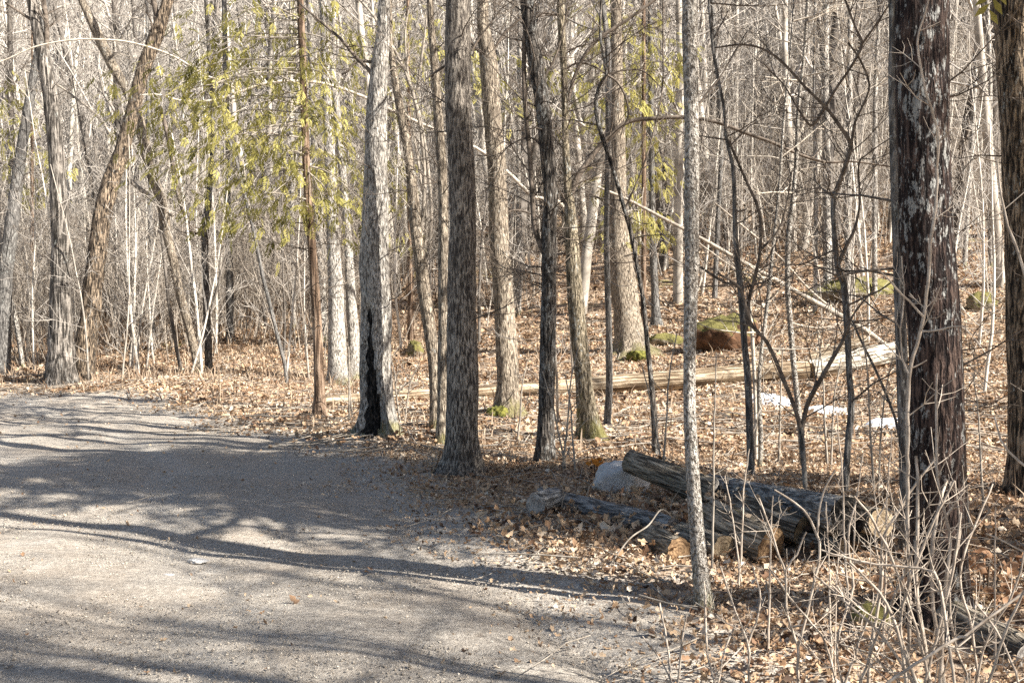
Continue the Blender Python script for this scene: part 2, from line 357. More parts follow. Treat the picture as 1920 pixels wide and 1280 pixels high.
def tree(name, label, cat, pix, bk, limb='limb_dark', base=None, lean=0., rough=.12, flare=.7, top=4., crown=6, twigs=10, branches=(), group=None, hollow=None, sides=None, tw_r=.0048, tw_len=1.15):
    """pix: (x, y, width) from base to frame top. branches: lists of (x,y,w[,dD])"""
    b = base or hit(pix[0][0], pix[0][1]); D = b.y
    root = empty(name, b, label, cat, group)
    pth = path3(pix, D, D + lean)
    pth = [(pth[0][0], pth[0][1], b.z - .2, pth[0][3])] + pth
    a = Vector(pth[-2][:3]); c = Vector(pth[-1][:3]); d = (c - a).normalized(); r0 = pth[-1][3]
    vis = len(pth)
    for k in range(1, 4 if top > 0 else 0):
        d = (d + Vector((0, 0, .25)) + rv() * .05).normalized(); c = c + d * top / 3; pth.append((c.x, c.y, c.z, r0 * (1 - .28 * k)))
    wpx = max(p[2] for p in pix)
    sd = sides or (44 if wpx > 80 else 30 if wpx > 28 else 16 if wpx > 14 else 8)
    ring = .045 if wpx > 80 else .07 if wpx > 28 else .14
    V, q, T2, Z2 = trunk_arrays(pth, sd, ring, hash(label) % 97 if False else len(label) * 7 % 97, rough, flare)
    V = V - np.array(b)
    if hollow:
        zb, zt, ac, aw = hollow
        dz = Z2 - .2; ang = np.angle(np.exp(1j * (2 * np.pi * (T2 - ac)))) / (2 * np.pi)
        wob = aw * (1 + .5 * np.sin(dz * 5) * .4) * np.clip((zt - dz) / (zt - zb) * 2.2, .35, 1)
        inside = (np.abs(ang) < wob) & (dz > zb - .3) & (dz < zt)
        ctr = crom(pth, V.shape[0])[:, None, :3] - np.array(b)
        V = np.where(inside[..., None], ctr + (V - ctr) * (.62 + .12 * np.sin(Z2 * 23 + T2 * 60))[..., None], V)
        msk = inside[:-1, :] & inside[1:, :] & np.roll(inside, -1, 1)[:-1, :]
        q1 = q[msk]; q0 = q[~msk]
        mesh_obj('burnt_hollow', V.reshape(-1, 3), q1.reshape(-1, 4), M['char'], root, label='charred black hollow down the left side of the trunk')
        mesh_obj('trunk', V.reshape(-1, 3), q0.reshape(-1, 4), M[bk], root)
    else:
        mesh_obj('trunk', V.reshape(-1, 3), q.reshape(-1, 4), M[bk], root)
    bv = Vector(b)
    for br in branches:
        T = Tubes(); d0 = D + (br[0][3] if len(br[0]) > 3 else 0); d1 = D + (br[-1][3] if len(br[-1]) > 3 else (br[0][3] if len(br[0]) > 3 else 0)); rows = []
        for i, pt in enumerate(br):
            dd = d0 + (d1 - d0) * i / max(1, len(br) - 1); p = P(pt[0], pt[1], dd) - bv; rows.append((p.x, p.y, p.z, pt[2] * m_per_px(dd) / 2))
        Q = crom(rows, max(6, len(rows) * 4)); T.add([Vector(x[:3]) for x in Q], [max(.0015, x[3]) for x in Q], 7); T.build('branch', M[limb], root)
        Tt = Tubes()
        Lb = sum((Vector(Q[i + 1][:3]) - Vector(Q[i][:3])).length for i in range(len(Q) - 1))
        for _ in range(int(3 + Lb * 4)):
            i = rng.randrange(1, len(Q) - 1); ax = Vector(Q[i + 1][:3]) - Vector(Q[i][:3]); s = ax.cross(rv()).normalized()
            grow(Tt, Vector(Q[i][:3]), ax.normalized() * .7 + s * .8, rng.uniform(.2, .6) * tw_len, max(tw_r, Q[i][3] * .35), 1, kids=(3, 3), minr=tw_r * .7)
        Tt.build('branch_twigs', M[limb], root, kind='stuff')
    Tt = Tubes(); n0 = 1
    for _ in range(int(twigs * 1.5)):
        t = rng.uniform(.3, 1); i = n0 + t * (vis - 1 - n0); k = int(min(i, vis - 2)); a = Vector(pth[k][:3]).lerp(Vector(pth[k + 1][:3]), i - k) - bv
        az = rng.uniform(0, 2 * math.pi); grow(Tt, a, Vector((math.cos(az), math.sin(az), rng.uniform(-.1, .7))), rng.uniform(.4, 1.1) * tw_len, tw_r * 1.8, 2, up=.06, wig=.35, kids=(4, 3), minr=tw_r * .7)
    Tt.build('twigs', M[limb], root, kind='stuff')
    if crown:
        Tc = Tubes(); m = len(pth)
        for k in range(crown):
            i = vis - 1 + rng.random() * (m - vis); kk = int(min(i, m - 2)); a = Vector(pth[kk][:3]).lerp(Vector(pth[kk + 1][:3]), i - kk) - bv
            az = rng.uniform(0, 2 * math.pi)
            grow(Tc, a, Vector((math.cos(az), math.sin(az), rng.uniform(.4, 1.2))), rng.uniform(1.6, 3.2), max(.012, r0 * .45), 3, up=.1, wig=.3, kids=(5, 5, 4), minr=.004)
        Tc.build('crown', M[limb], root, kind='stuff')
    return root

# ------------------------------------------------------------------ ground and road
def axis(segs):
    out = [segs[0][0]]
    for a, b, st in segs: out += list(np.linspace(a, b, max(2, int((b - a) / st)) + 1)[1:])
    return np.array(out)
gx = axis([(-420, -60, 20), (-60, -14, 1.5), (-14, -4, .22), (-4, 7, .07), (7, 14, .25), (14, 60, 1.5), (60, 420, 20)])
gy = axis([(-200, -14, 12), (-14, 2.5, .5), (2.5, 13, .07), (13, 26, .13), (26, 50, .45), (50, 120, 1.6), (120, 420, 8)])
X, Y = np.meshgrid(gx, gy); Z = height(X, Y); ro = road_out(X, Y)
Z = Z - .07 * np.clip(-ro / .25, 0, 1) * (X > -60)
def grid_faces(nx, ny):
    i = np.arange(ny - 1)[:, None] * nx; j = np.arange(nx - 1)[None]
    return np.stack([i + j, i + j + 1, i + nx + j + 1, i + nx + j], -1).reshape(-1, 4)
g = mesh_obj('ground', np.stack([X, Y, Z], -1), grid_faces(len(gx), len(gy)), M['ground'], tone=(1 - np.clip(ro / 1.5, 0, 1)).ravel()); tag(g, kind='structure')
ry = axis([(-12, 3.5, .4), (3.5, 12, .06), (12, 20.3, .1)]); rt = np.r_[0, np.cumsum(np.r_[np.full(60, .045), np.full(60, .12), np.full(14, 1.)])]; rt = rt / rt[-1]
RY, RT = np.meshgrid(ry, rt, indexing='ij'); xe = edge_x(RY) + .10 * np.sin(RY * 17) * np.sin(RY * 5.3) + .03
RX = xe + (-26 - xe) * RT
RYY = np.where(RY > 19, RY + (far_y(RX) - 20.35) * (RY - 19) / 1.3 + (RY - 19) / 1.3 * .06, RY)
RZ = height(RX, RYY) + .012 * np.sin(RX * 2.2) * np.sin(RYY * 3.1) + .006 * np.sin(RX * 9 + RYY * 4) - .03 * np.exp(-((RX - edge_x(RY) + .0) / .12) ** 2)
DD = xe - RX; rut = np.exp(-((DD - 1.9 - .1 * np.sin(RY * .8)) / .24) ** 2) + np.exp(-((DD - 3.6 - .1 * np.sin(RY * .8)) / .24) ** 2)
RZ = RZ - .012 * rut
rd = mesh_obj('gravel_road', np.stack([RX, RYY, RZ], -1), grid_faces(len(rt), len(ry))[:, ::-1], M['road'], tone=rut.ravel()); tag(rd, kind='structure')

# loose gravel on the near road
def scatter_stones(n, name, xs, ys, smin, smax, m, inside=True):
    x = nr.uniform(*xs, n * 3); y = ys[0] * (ys[1] / ys[0]) ** nr.random(n * 3); ok = (np.abs(x) < .6 * y + .3)
    d = road_out(x, y); ok &= (d < .1) if inside else (d > 0)
    x, y = x[ok][:n], y[ok][:n]; n = len(x)
    s = smin * (smax / smin) ** (nr.random(n) ** 2)
    o = np.array([[1, 0, 0], [0, 1, 0], [-1, 0, 0], [0, -1, 0], [0, 0, 1], [.2, .1, -1]], float)
    V = o[None] * s[:, None, None] * nr.uniform(.6, 1.3, (n, 6, 1)) * np.array([1, 1, .6]); a = nr.random(n) * 6.3
    c, sn = np.cos(a)[:, None], np.sin(a)[:, None]; V = np.stack([V[..., 0] * c - V[..., 1] * sn, V[..., 0] * sn + V[..., 1] * c, V[..., 2]], -1)
    V += np.stack([x, y, height(x, y) + s * .25], -1)[:, None]
    t = np.array([[0, 1, 4], [1, 2, 4], [2, 3, 4], [3, 0, 4], [1, 0, 5], [2, 1, 5], [3, 2, 5], [0, 3, 5]])
    T = (np.arange(n)[:, None, None] * 6 + t[None]).reshape(-1, 3)
    o = mesh_obj(name, V, None, m, tris=T, tone=np.repeat(nr.random(n), 6), shade=False); tag(o, 'loose gravel stones lying on the road', 'gravel', kind='stuff')
gm = leafmat('gravel_stones', [(0, (.20, .175, .145)), (.6, (.40, .355, .295)), (1, (.58, .53, .45))], 0)
scatter_stones(30000, 'loose_gravel', (-6, 2.2), (3.8, 11), .003, .010, gm)

# ------------------------------------------------------------------ leaf litter
LV = np.array([[0, 0, 0], [-.26, .22, .06], [-.17, .45, .03], [-.33, .66, .1], [0, 1, .08], [.33, .66, .1], [.17, .45, .03], [.26, .22, .06], [0, .5, 0]])
LT = np.array([[0, 8, 1], [1, 8, 2], [2, 8, 3], [3, 8, 4], [4, 8, 5], [5, 8, 6], [6, 8, 7], [7, 8, 0]])
def leaf_mesh(name, x, y, z, size, tilt, tone, m, parent=None, origin=(0, 0, 0), pitch=None, curl=1.):
    n = len(x); V = np.repeat(LV[None], n, 0).copy(); V[:, :, 1] -= .5
    V[:, :, 0] *= nr.uniform(.45, 1.4, (n, 1)); V[:, :, :2] *= nr.uniform(.75, 1.2, (n, 9, 1)); cu = nr.uniform(-1.5, 3.4, (n, 1)) * curl
    V[:, :, 2] = V[:, :, 2] * cu * 1.5 + (V[:, :, 1] ** 2) * nr.uniform(-.8, 1.2, (n, 1)) * curl
    V *= size[:, None, None]
    ax = nr.normal(0, 1, (n, 2)) * tilt if pitch is None else pitch
    a, b_, c_ = ax[:, 0:1], ax[:, 1:2], nr.random((n, 1)) * 2 * np.pi
    y1 = V[..., 1] * np.cos(a) - V[..., 2] * np.sin(a); z1 = V[..., 1] * np.sin(a) + V[..., 2] * np.cos(a); x1 = V[..., 0]
    x2 = x1 * np.cos(b_) + z1 * np.sin(b_); z2 = -x1 * np.sin(b_) + z1 * np.cos(b_)
    x3 = x2 * np.cos(c_) - y1 * np.sin(c_); y3 = x2 * np.sin(c_) + y1 * np.cos(c_)
    W = np.stack([x3, y3, z2], -1) + np.stack([x, y, z], -1)[:, None]
    T = (np.arange(n)[:, None, None] * 9 + LT[None]).reshape(-1, 3)
    return mesh_obj(name, W, None, m, parent, origin, tris=T, tone=np.repeat(tone, 9), shade=False)
def litter(n, y0, y1, smin, smax, tilt, name, label):
    y = np.sqrt(nr.random(n) * (y1 ** 2 - y0 ** 2) + y0 ** 2); x = nr.uniform(-.53, .53, n) * y
    d = road_out(x, y); patch = .5 + .5 * np.sin(x * 2.9 + y) * np.sin(y * 2.1 - x * 1.3)
    p = np.clip((d + .15 + .5 * patch) / 1.1, 0, 1) ** 1.5; p = np.where(d < 0, np.minimum(1, p * .95) + .012, np.maximum(p, .30 + .70 * np.clip(d / .9, 0, 1)))
    p *= .40 + .60 * np.clip(patch * 1.6 + .25 * np.sin(x * 7.3 + 2 * y) * np.sin(y * 5.7 - x * 2.2), 0, 1)
    ok = nr.random(n) < p; x, y, d = x[ok], y[ok], d[ok]; n = len(x)
    sz = smin * (smax / smin) ** nr.random(n) * nr.choice([.7, 1, 1, 1.25], n) * np.where(d < .25, .7, 1)
    tn = np.clip(nr.normal(.58, .28, n) + .16 * np.sin(x * 1.1 + y * .7) * np.sin(y * 1.7 - x * .6), 0, 1)
    z = height(x, y) + nr.uniform(.004, .045, n) * np.clip((d + .2) / .5, .15, 1)
    o = leaf_mesh(name, x, y, z, sz, tilt, tn, M['litter']); tag(o, label, 'fallen leaves', kind='stuff')
litter(130000, 3.6, 12.5, .016, .058, .6, 'leaf_litter', 'dry brown fallen leaves covering the verge beside the gravel road')
litter(70000, 24, 52, .09, .15, .7, 'leaf_litter', 'dry leaves on the slope behind the fallen log')
litter(110000, 12.5, 28, .05, .10, .6, 'leaf_litter', 'dry tan fallen leaves covering the forest floor behind the trees')

# fallen sticks on the floor
T = Tubes()
for _ in range(3200):
    y = rng.random() ** .7 * 24 + 3.8; x = rng.uniform(-.5, .5) * y
    d = float(road_out(x, y))
    if d < .1 and rng.random() > .02: continue
    L = rng.uniform(.1, .7) if y < 12 else rng.uniform(.4, 1.6); a = rng.uniform(0, 6.3); r = rng.uniform(.002, .006) * (1 if y < 12 else 1.8)
    pts = []
    for k in range(4):
        qx = x + math.cos(a) * L * k / 3 + rng.uniform(-.02, .02); qy = y + math.sin(a) * L * k / 3 + rng.uniform(-.02, .02); pts.append((qx, qy, hz(qx, qy) + .03 + rng.uniform(0, .04)))
    T.add(pts, [r, r * .9, r * .7, r * .4], 4)
tag(T.build('fallen_sticks', M['limb_grey']), 'thin grey sticks strewn over the leaf litter', 'sticks', kind='stuff')

# ------------------------------------------------------------------ the traced trees
tree('ash_tree', 'straight furrowed grey-brown trunk closest to the road edge, left of the forked dark trunk', 'tree',
     [(865, 888, 70), (866, 860, 66), (866, 800, 62), (867, 700, 58), (866, 600, 57), (867, 500, 53), (868, 427, 49), (864, 300, 49), (859, 200, 47), (858, 100, 46), (859, -10, 44)], 'ash', rough=.13, flare=.5, top=5, twigs=5,
     branches=[[(885, 95, 5), (900, 70, 4), (930, 30, 3), (948, 5, 2)], [(840, 120, 5), (810, 140, 4), (797, 150, 3)]])
tree('maple_tree', 'pale grey trunk with a charred black hollow down its left side at the road bend', 'tree',
     [(709, 812, 64), (709, 760, 61), (706, 700, 60), (705, 600, 59), (703, 500, 56), (703, 427, 52), (705, 300, 43), (707, 200, 38), (712, 120, 31), (718, 60, 25), (722, -10, 22)], 'pale', limb='limb_dark', rough=.14, flare=.7, top=4, twigs=9,
     hollow=(0, 1.55, .175, .115),
     branches=[[(703, 150, 9), (690, 130, 8), (665, 105, 7), (640, 75, 6), (600, 40, 5), (560, 5, 4)], [(712, 120, 8), (672, 115, 5), (650, 135, 4), (640, 140, 3)],
               [(703, 290, 5), (720, 265, 4), (738, 245, 3)]])
tree('leaning_tree', 'tan trunk leaning left with a bend, just right of the charred trunk', 'tree',
     [(818, 806, 24), (815, 700, 22), (806, 620, 23), (797, 560, 24), (787, 480, 23), (780, 427, 22), (772, 340, 20), (764, 280, 17), (754, 225, 16), (742, 160, 14), (735, 110, 12), (731, 60, 10), (730, -10, 9)], 'tan', limb='limb_grey', flare=.4, top=3, twigs=8,
     branches=[[(787, 460, 8), (795, 380, 8), (795, 300, 7), (783, 210, 7), (758, 130, 6), (725, 70, 6), (700, 30, 5), (670, -5, 5)],
               [(795, 520, 6), (808, 430, 6), (805, 340, 6), (790, 230, 5), (765, 140, 5), (760, 60, 4), (770, 0, 3)],
               [(790, 500, 5), (800, 420, 5), (788, 330, 5), (770, 230, 4), (745, 200, 4)],
               [(782, 170, 5), (790, 110, 5), (797, 60, 4), (803, 0, 3)]])
tree('straight_slim_tree', 'slim brown trunk touching the left side of the straight furrowed trunk', 'tree',
     [(829, 833, 25), (830, 760, 21), (831, 650, 20), (831, 560, 19), (831, 427, 18), (829, 330, 18), (822, 230, 18), (815, 130, 15), (808, 50, 13), (806, -10, 12)], 'tan', flare=.3, top=4, twigs=8)
tree('beech_tree', 'tan trunk with a mossy foot, standing in front of the fallen log', 'tree',
     [(953, 778, 46), (952, 740, 41), (952, 700, 40), (947, 600, 40), (941, 520, 36), (935, 427, 36), (930, 300, 34), (922, 200, 33), (918, 130, 33), (908, 60, 24), (906, -10, 19)], 'tan', limb='limb_dark', flare=.6, top=4, twigs=14,
     branches=[[(910, 100, 7), (890, 90, 5), (878, 60, 4), (880, 10, 3)], [(918, 110, 6), (940, 70, 5), (970, 40, 4), (985, 30, 3)], [(930, 420, 5), (960, 395, 4), (1000, 402, 4), (1020, 415, 3)]])
tree('dark_forked_tree', 'nearly black rough trunk forking at mid height, centre of the wood', 'tree',
     [(1022, 872, 38), (1023, 800, 32), (1026, 700, 31), (1028, 600, 30), (1029, 500, 28), (1029, 427, 27), (1033, 370, 26), (1026, 290, 27), (1018, 200, 27), (1006, 130, 27), (996, 70, 27), (988, -10, 28)], 'dark', flare=.35, top=4, twigs=16,
     branches=[[(1022, 480, 12), (1003, 430, 10), (998, 370, 10), (993, 290, 9), (985, 200, 9), (982, 120, 9), (986, 40, 9), (990, -10, 8)],
               [(1010, 160, 6), (1040, 110, 4), (1060, 40, 3), (1065, 0, 2)], [(1030, 300, 5), (1000, 260, 4), (960, 270, 3), (930, 300, 2)]])
tree('leaning_mossy_tree', 'tapering trunk with green moss at its flared foot, right of the black forked trunk', 'tree',
     [(1107, 824, 46), (1102, 780, 38), (1093, 700, 32), (1083, 600, 31), (1076, 520, 28), (1072, 450, 24), (1068, 390, 20), (1064, 340, 16), (1060, 250, 13), (1058, 150, 12), (1053, 60, 14), (1051, -10, 14)], 'mossy', limb='limb_dark', flare=.5, top=4, twigs=12,
     branches=[[(1070, 395, 12), (1073, 355, 12), (1090, 320, 11), (1120, 280, 10), (1150, 250, 10), (1178, 228, 9), (1230, 222, 8), (1283, 220, 8), (1340, 228, 7), (1400, 250, 7), (1450, 268, 6), (1500, 290, 6), (1550, 304, 5), (1600, 303, 4), (1680, 314, 3)],
               [(1065, 190, 7), (1075, 150, 7), (1090, 115, 7), (1110, 85, 7), (1140, 60, 7), (1175, 38, 6), (1235, -5, 6)],
               [(1058, 130, 5), (1085, 118, 4), (1115, 125, 4), (1137, 138, 4), (1165, 133, 3), (1205, 133, 3), (1240, 165, 2)],
               [(1050, 30, 5), (1020, 25, 4), (1000, 35, 4)]])
tree('slender_tree', 'slender grey trunk just left of the large old oak', 'tree',
     [(1138, 800, 14), (1142, 720, 13), (1142, 640, 12), (1139, 530, 11), (1137, 427, 10), (1139, 300, 10), (1141, 200, 12), (1140, 100, 12), (1133, 30, 10), (1130, -10, 9)], 'slate', flare=.3, top=3, twigs=10)
tree('vine_like_sapling', 'thin dark crooked sapling curving past the old oak', 'tree',
     [(1228, 856, 12), (1227, 794, 12), (1222, 727, 10), (1214, 650, 9), (1207, 570, 9), (1195, 500, 8), (1184, 440, 8), (1170, 390, 8), (1150, 320, 8), (1130, 260, 9), (1118, 215, 8), (1120, 170, 7), (1137, 140, 6), (1130, 100, 5), (1125, 60, 5), (1128, -10, 5)], 'dark', flare=.2, top=1, crown=2, twigs=8, sides=8,
     branches=[[(1137, 140, 5), (1158, 155, 4), (1174, 185, 4), (1178, 215, 4), (1172, 232, 3)], [(1170, 395, 4), (1210, 300, 3), (1240, 180, 3), (1243, 80, 3), (1243, 0, 3)]])
tree('old_oak', 'broad old trunk with mossy roots behind the fallen log', 'tree',
     [(1184, 664, 66), (1181, 640, 56), (1174, 580, 50), (1165, 500, 45), (1159, 427, 38), (1160, 300, 28), (1157, 200, 25), (1155, 100, 22), (1155, -10, 20)], 'tan', limb='limb_grey', flare=.8, top=5, twigs=8)
tree('slim_grey_tree', 'short-looking bluish grey trunk just right of the broad old trunk', 'tree',
     [(1231, 612, 20), (1228, 560, 15), (1226, 500, 14), (1223, 427, 12), (1222, 300, 11), (1220, 150, 9), (1218, -10, 8)], 'slate', flare=.6, top=4, twigs=8)
tree('lichened_birch', 'slim pale speckled trunk standing alone in the verge, nearest slim tree to the road', 'tree',
     [(1320, 1145, 33), (1318, 1110, 31), (1311, 1050, 29), (1303, 950, 28), (1297, 854, 26), (1293, 760, 24), (1293, 680, 23), (1294, 600, 25), (1297, 500, 26), (1297, 427, 27), (1297, 300, 28), (1296, 200, 27), (1294, 100, 27), (1294, 50, 31), (1294, 30, 29), (1293, -10, 25)], 'birch', flare=.25, top=3, twigs=2, sides=26, rough=.10, tw_len=.5, tw_r=.002,
     branches=[[(1305, 205, 5), (1325, 175, 4), (1350, 145, 3), (1376, 100, 3), (1400, 60, 2)]])
tree('red_maple', 'largest trunk, dark red-brown with pale lichen flecks, at the right foreground', 'tree',
     [(1753, 1160, 130), (1755, 1110, 112), (1757, 1000, 104), (1757, 854, 100), (1754, 700, 97), (1750, 600, 97), (1743, 520, 95), (1735, 427, 94), (1732, 300, 94), (1730, 200, 96), (1728, 100, 95), (1727, -10, 93)], 'redbrown', rough=.09, flare=.33, top=5, twigs=0, sides=64)
tree('grey_pole_tree', 'thin bluish grey trunk hugging the left side of the largest dark trunk', 'tree',
     [(1702, 1046, 30), (1701, 950, 27), (1698, 854, 24), (1694, 750, 22), (1688, 600, 21), (1683, 450, 18), (1677, 300, 17), (1673, 150, 15), (1672, -10, 14)], 'slate', flare=.3, top=4, twigs=6, rough=.06)
tree('right_edge_tree', 'thick rough trunk cut by the right edge of the picture', 'tree',
     [(1922, 925, 66), (1920, 854, 58), (1921, 700, 58), (1920, 600, 60), (1918, 427, 62), (1913, 300, 64), (1908, 200, 64), (1902, 100, 64), (1896, -10, 66)], 'edge', rough=.14, flare=.4, top=5, twigs=5)
tree('shagbark_tree', 'shaggy grey trunk at far left, upright, beyond the road', 'tree',
     [(114, 722, 58), (114, 660, 46), (113, 600, 40), (114, 520, 36), (113, 427, 32), (106, 300, 28), (97, 200, 27), (84, 120, 25), (70, 60, 20), (58, -10, 17)], 'shaggy', rough=.2, flare=.3, top=5, twigs=12,
     branches=[[(85, 110, 10), (88, 70, 10), (86, 30, 9), (80, -10, 9)], [(62, 40, 6), (40, 25, 5), (10, 5, 4)]])
tree('shagbark_tree', 'dark shaggy trunk leaning right with a fork at the top, beyond the road at left', 'tree',
     [(156, 716, 42), (160, 660, 39), (168, 600, 37), (178, 510, 35), (189, 427, 33), (205, 350, 32), (226, 290, 28), (247, 215, 25), (268, 133, 24), (292, 67, 26), (305, 30, 22), (318, -10, 20)], 'edge', rough=.2, flare=.3, top=5, twigs=10,
     branches=[[(284, 90, 12), (294, 40, 11), (288, 0, 10)]])
tree('bent_dark_tree', 'dark trunk leaning from upper left down to the leaf bank at the road bend', 'tree',
     [(372, 702, 16), (365, 660, 15), (354, 613, 15), (335, 543, 16), (326, 493, 16), (313, 440, 17), (303, 380, 18), (285, 327, 20), (267, 250, 21), (243, 180, 19), (213, 127, 18), (184, 67, 18), (160, 15, 14), (150, -10, 13)], 'tan', limb='limb_grey', flare=.3, top=4, twigs=16,
     branches=[[(326, 405, 9), (300, 385, 9), (270, 360, 9), (240, 335, 8), (232, 310, 5), (215, 270, 5), (190, 225, 4), (150, 190, 4), (100, 155, 4), (40, 130, 3)]])
tree('dark_pole_tree', 'thin dark upright pole standing on the leaf bank at the road bend', 'tree',
     [(392, 704, 15), (390, 640, 13), (387, 560, 13), (384, 490, 13), (385, 427, 13), (392, 370, 12), (397, 300, 9), (399, 200, 8), (392, 100, 7), (385, -10, 6)], 'dark', flare=.3, top=3, twigs=14,
     branches=[[(388, 420, 8), (365, 440, 8), (345, 400, 7), (333, 360, 9), (325, 310, 10), (316, 260, 9), (300, 200, 7)]])
tree('far_left_tree', 'dark leaning trunk at the left edge of the picture', 'tree',
     [(2, 700, 32), (6, 600, 28), (12, 500, 26), (22, 420, 25), (33, 330, 22), (48, 233, 18), (62, 150, 15), (75, 70, 12), (90, -10, 10)], 'slate', flare=.3, top=4, twigs=14)
tree('far_left_sapling', 'thin pale sapling leaning across the left edge thicket', 'tree',
     [(42, 690, 9), (34, 627, 9), (22, 570, 9), (13, 527, 8), (4, 470, 8), (-4, 400, 7), (-10, 200, 6)], 'pale', limb='limb_pale', flare=.2, top=1, crown=0, twigs=6)
tree('white_cedar', 'slender brown cedar trunk with drooping yellow-green sprays, left of the charred trunk', 'tree',
     [(599, 784, 26), (599, 740, 20), (597, 680, 19), (594, 600, 18), (588, 500, 17), (580, 400, 15), (574, 300, 14), (570, 200, 14), (568, 120, 13), (563, -10, 12)], 'cedarbark', flare=.4, top=4, crown=0, twigs=18)
tree('pale_background_tree', 'pale grey trunk with a broken bulge directly right of the cedar trunk', 'tree',
     [(634, 722, 42), (632, 660, 34), (630, 560, 30), (626, 480, 26), (622, 400, 22), (616, 250, 19), (610, 120, 17), (607, -10, 15)], 'pale', limb='limb_grey', flare=.5, top=4, twigs=10)
tree('pale_background_tree', 'pale trunk half hidden behind the left flank of the charred trunk', 'tree',
     [(664, 712, 26), (662, 620, 22), (656, 520, 18), (650, 420, 15), (640, 300, 14), (625, 150, 12), (600, -10, 10)], 'pale', limb='limb_grey', flare=.4, top=4, twigs=10)
tree('pale_background_tree', 'narrow pale trunk showing above the cedar sprays', 'tree',
     [(606, 640, 16), (602, 500, 14), (596, 420, 13), (590, 300, 12), (585, 150, 13), (582, 40, 13), (580, -10, 13)], 'pale', limb='limb_grey', flare=.3, top=4, twigs=8)
tree('thin_curved_sapling', 'thin bent grey sapling on the leaf bank left of the cedar', 'tree',
     [(538, 722, 8), (533, 680, 7), (523, 640, 7), (510, 587, 7), (492, 515, 7), (478, 445, 6), (455, 350, 6), (440, 290, 5), (424, 250, 4)], 'slate', limb='limb_grey', flare=.1, top=.5, crown=0, twigs=6)
# slim trees in the right half
tree('multi_stem_sapling', 'slate grey sapling right of the speckled pale trunk, dividing low into crossing limbs', 'sapling',
     [(1408, 898, 15), (1407, 843, 14), (1402, 710, 13), (1396, 644, 12), (1390, 560, 12), (1383, 487, 11), (1378, 427, 9), (1375, 320, 7), (1362, 262, 6), (1357, 200, 6), (1338, 100, 6), (1328, -10, 5)], 'slate', limb='limb_dark', flare=.1, top=1, crown=0, twigs=8,
     branches=[[(1398, 620, 8), (1405, 560, 7), (1415, 520, 7), (1425, 470, 6), (1424, 400, 6), (1395, 330, 5), (1365, 262, 5)],
               [(1402, 610, 8), (1387, 540, 6), (1360, 530, 5), (1330, 512, 5), (1300, 490, 3)],
               [(1425, 470, 5), (1460, 430, 4), (1475, 380, 3), (1485, 320, 3)]])
tree('pale_sapling', 'cream coloured twin-stem sapling right behind the slate grey sapling', 'sapling',
     [(1424, 880, 9), (1427, 827, 9), (1423, 730, 8), (1428, 657, 7), (1436, 590, 7), (1444, 520, 7), (1452, 440, 6), (1462, 340, 5), (1470, 220, 5), (1480, 120, 4), (1490, -10, 4)], 'birch', limb='limb_pale', flare=.1, top=1, crown=0, twigs=8,
     branches=[[(1418, 860, 8), (1416, 750, 7), (1411, 640, 7), (1405, 560, 6)]])
tree('pale_sapling', 'pale speckled slim trunk above the middle snow patches', 'sapling',
     [(1506, 880, 11), (1498, 780, 11), (1489, 694, 11), (1482, 610, 10), (1477, 537, 10), (1478, 447, 10), (1486, 380, 9), (1493, 300, 8), (1497, 200, 7), (1508, 100, 6), (1515, -10, 6)], 'birch', limb='limb_pale', flare=.1, top=1.5, crown=2, twigs=8)
tree('v_shaped_sapling', 'dark sapling whose two limbs open in a wide V above the snow patch', 'sapling',
     [(1514, 1006, 9), (1511, 930, 9), (1506, 854, 10), (1502, 800, 10)], 'limb_dark' if False else 'slate', limb='limb_dark', flare=.1, top=0, crown=0, twigs=0,
     branches=[[(1502, 806, 9), (1490, 765, 8), (1462, 694, 8), (1437, 640, 7), (1407, 605, 7), (1387, 540, 5), (1345, 512, 4)],
               [(1503, 806, 9), (1515, 755, 9), (1538, 712, 9), (1565, 665, 8), (1582, 635, 6), (1600, 590, 4), (1640, 540, 3)]])
tree('forked_grey_sapling', 'grey crooked sapling left of the largest trunk, with dark crossing boughs high up', 'sapling',
     [(1583, 944, 13), (1585, 900, 13), (1590, 827, 13), (1597, 760, 13), (1593, 710, 12), (1589, 627, 13), (1583, 537, 13), (1570, 497, 12), (1566, 460, 10), (1562, 400, 9), (1564, 360, 9)], 'slate', limb='limb_dark', flare=.1, top=0, crown=0, twigs=6,
     branches=[[(1564, 365, 9), (1577, 333, 8), (1592, 290, 8), (1594, 268, 8), (1570, 230, 7), (1547, 200, 6), (1513, 167, 5), (1467, 117, 5), (1430, 92, 4), (1390, 84, 4), (1340, 90, 3)],
               [(1547, 202, 6), (1567, 167, 5), (1597, 123, 5), (1616, 83, 5), (1603, 50, 4), (1583, -5, 4)],
               [(1596, 272, 6), (1603, 230, 5), (1617, 200, 4), (1630, 160, 4), (1614, 115, 4), (1590, 80, 3)],
               [(1547, 202, 5), (1522, 235, 5), (1500, 210, 4), (1470, 160, 3), (1440, 130, 3)],
               [(1572, 495, 8), (1585, 465, 7), (1602, 430, 6), (1612, 380, 4), (1610, 310, 4), (1625, 290, 3), (1675, 255, 2)],
               [(1616, 83, 4), (1640, 50, 4), (1670, 5, 3)]])
tree('hooked_sapling', 'thin brown sapling slanting right below the white fallen log', 'sapling',
     [(1703, 900, 6), (1693, 850, 6), (1680, 790, 5), (1662, 740, 5), (1640, 690, 5), (1615, 640, 4), (1598, 600, 4)], 'slate', limb='limb_dark', flare=.1, top=0, crown=0, twigs=5, base=None)
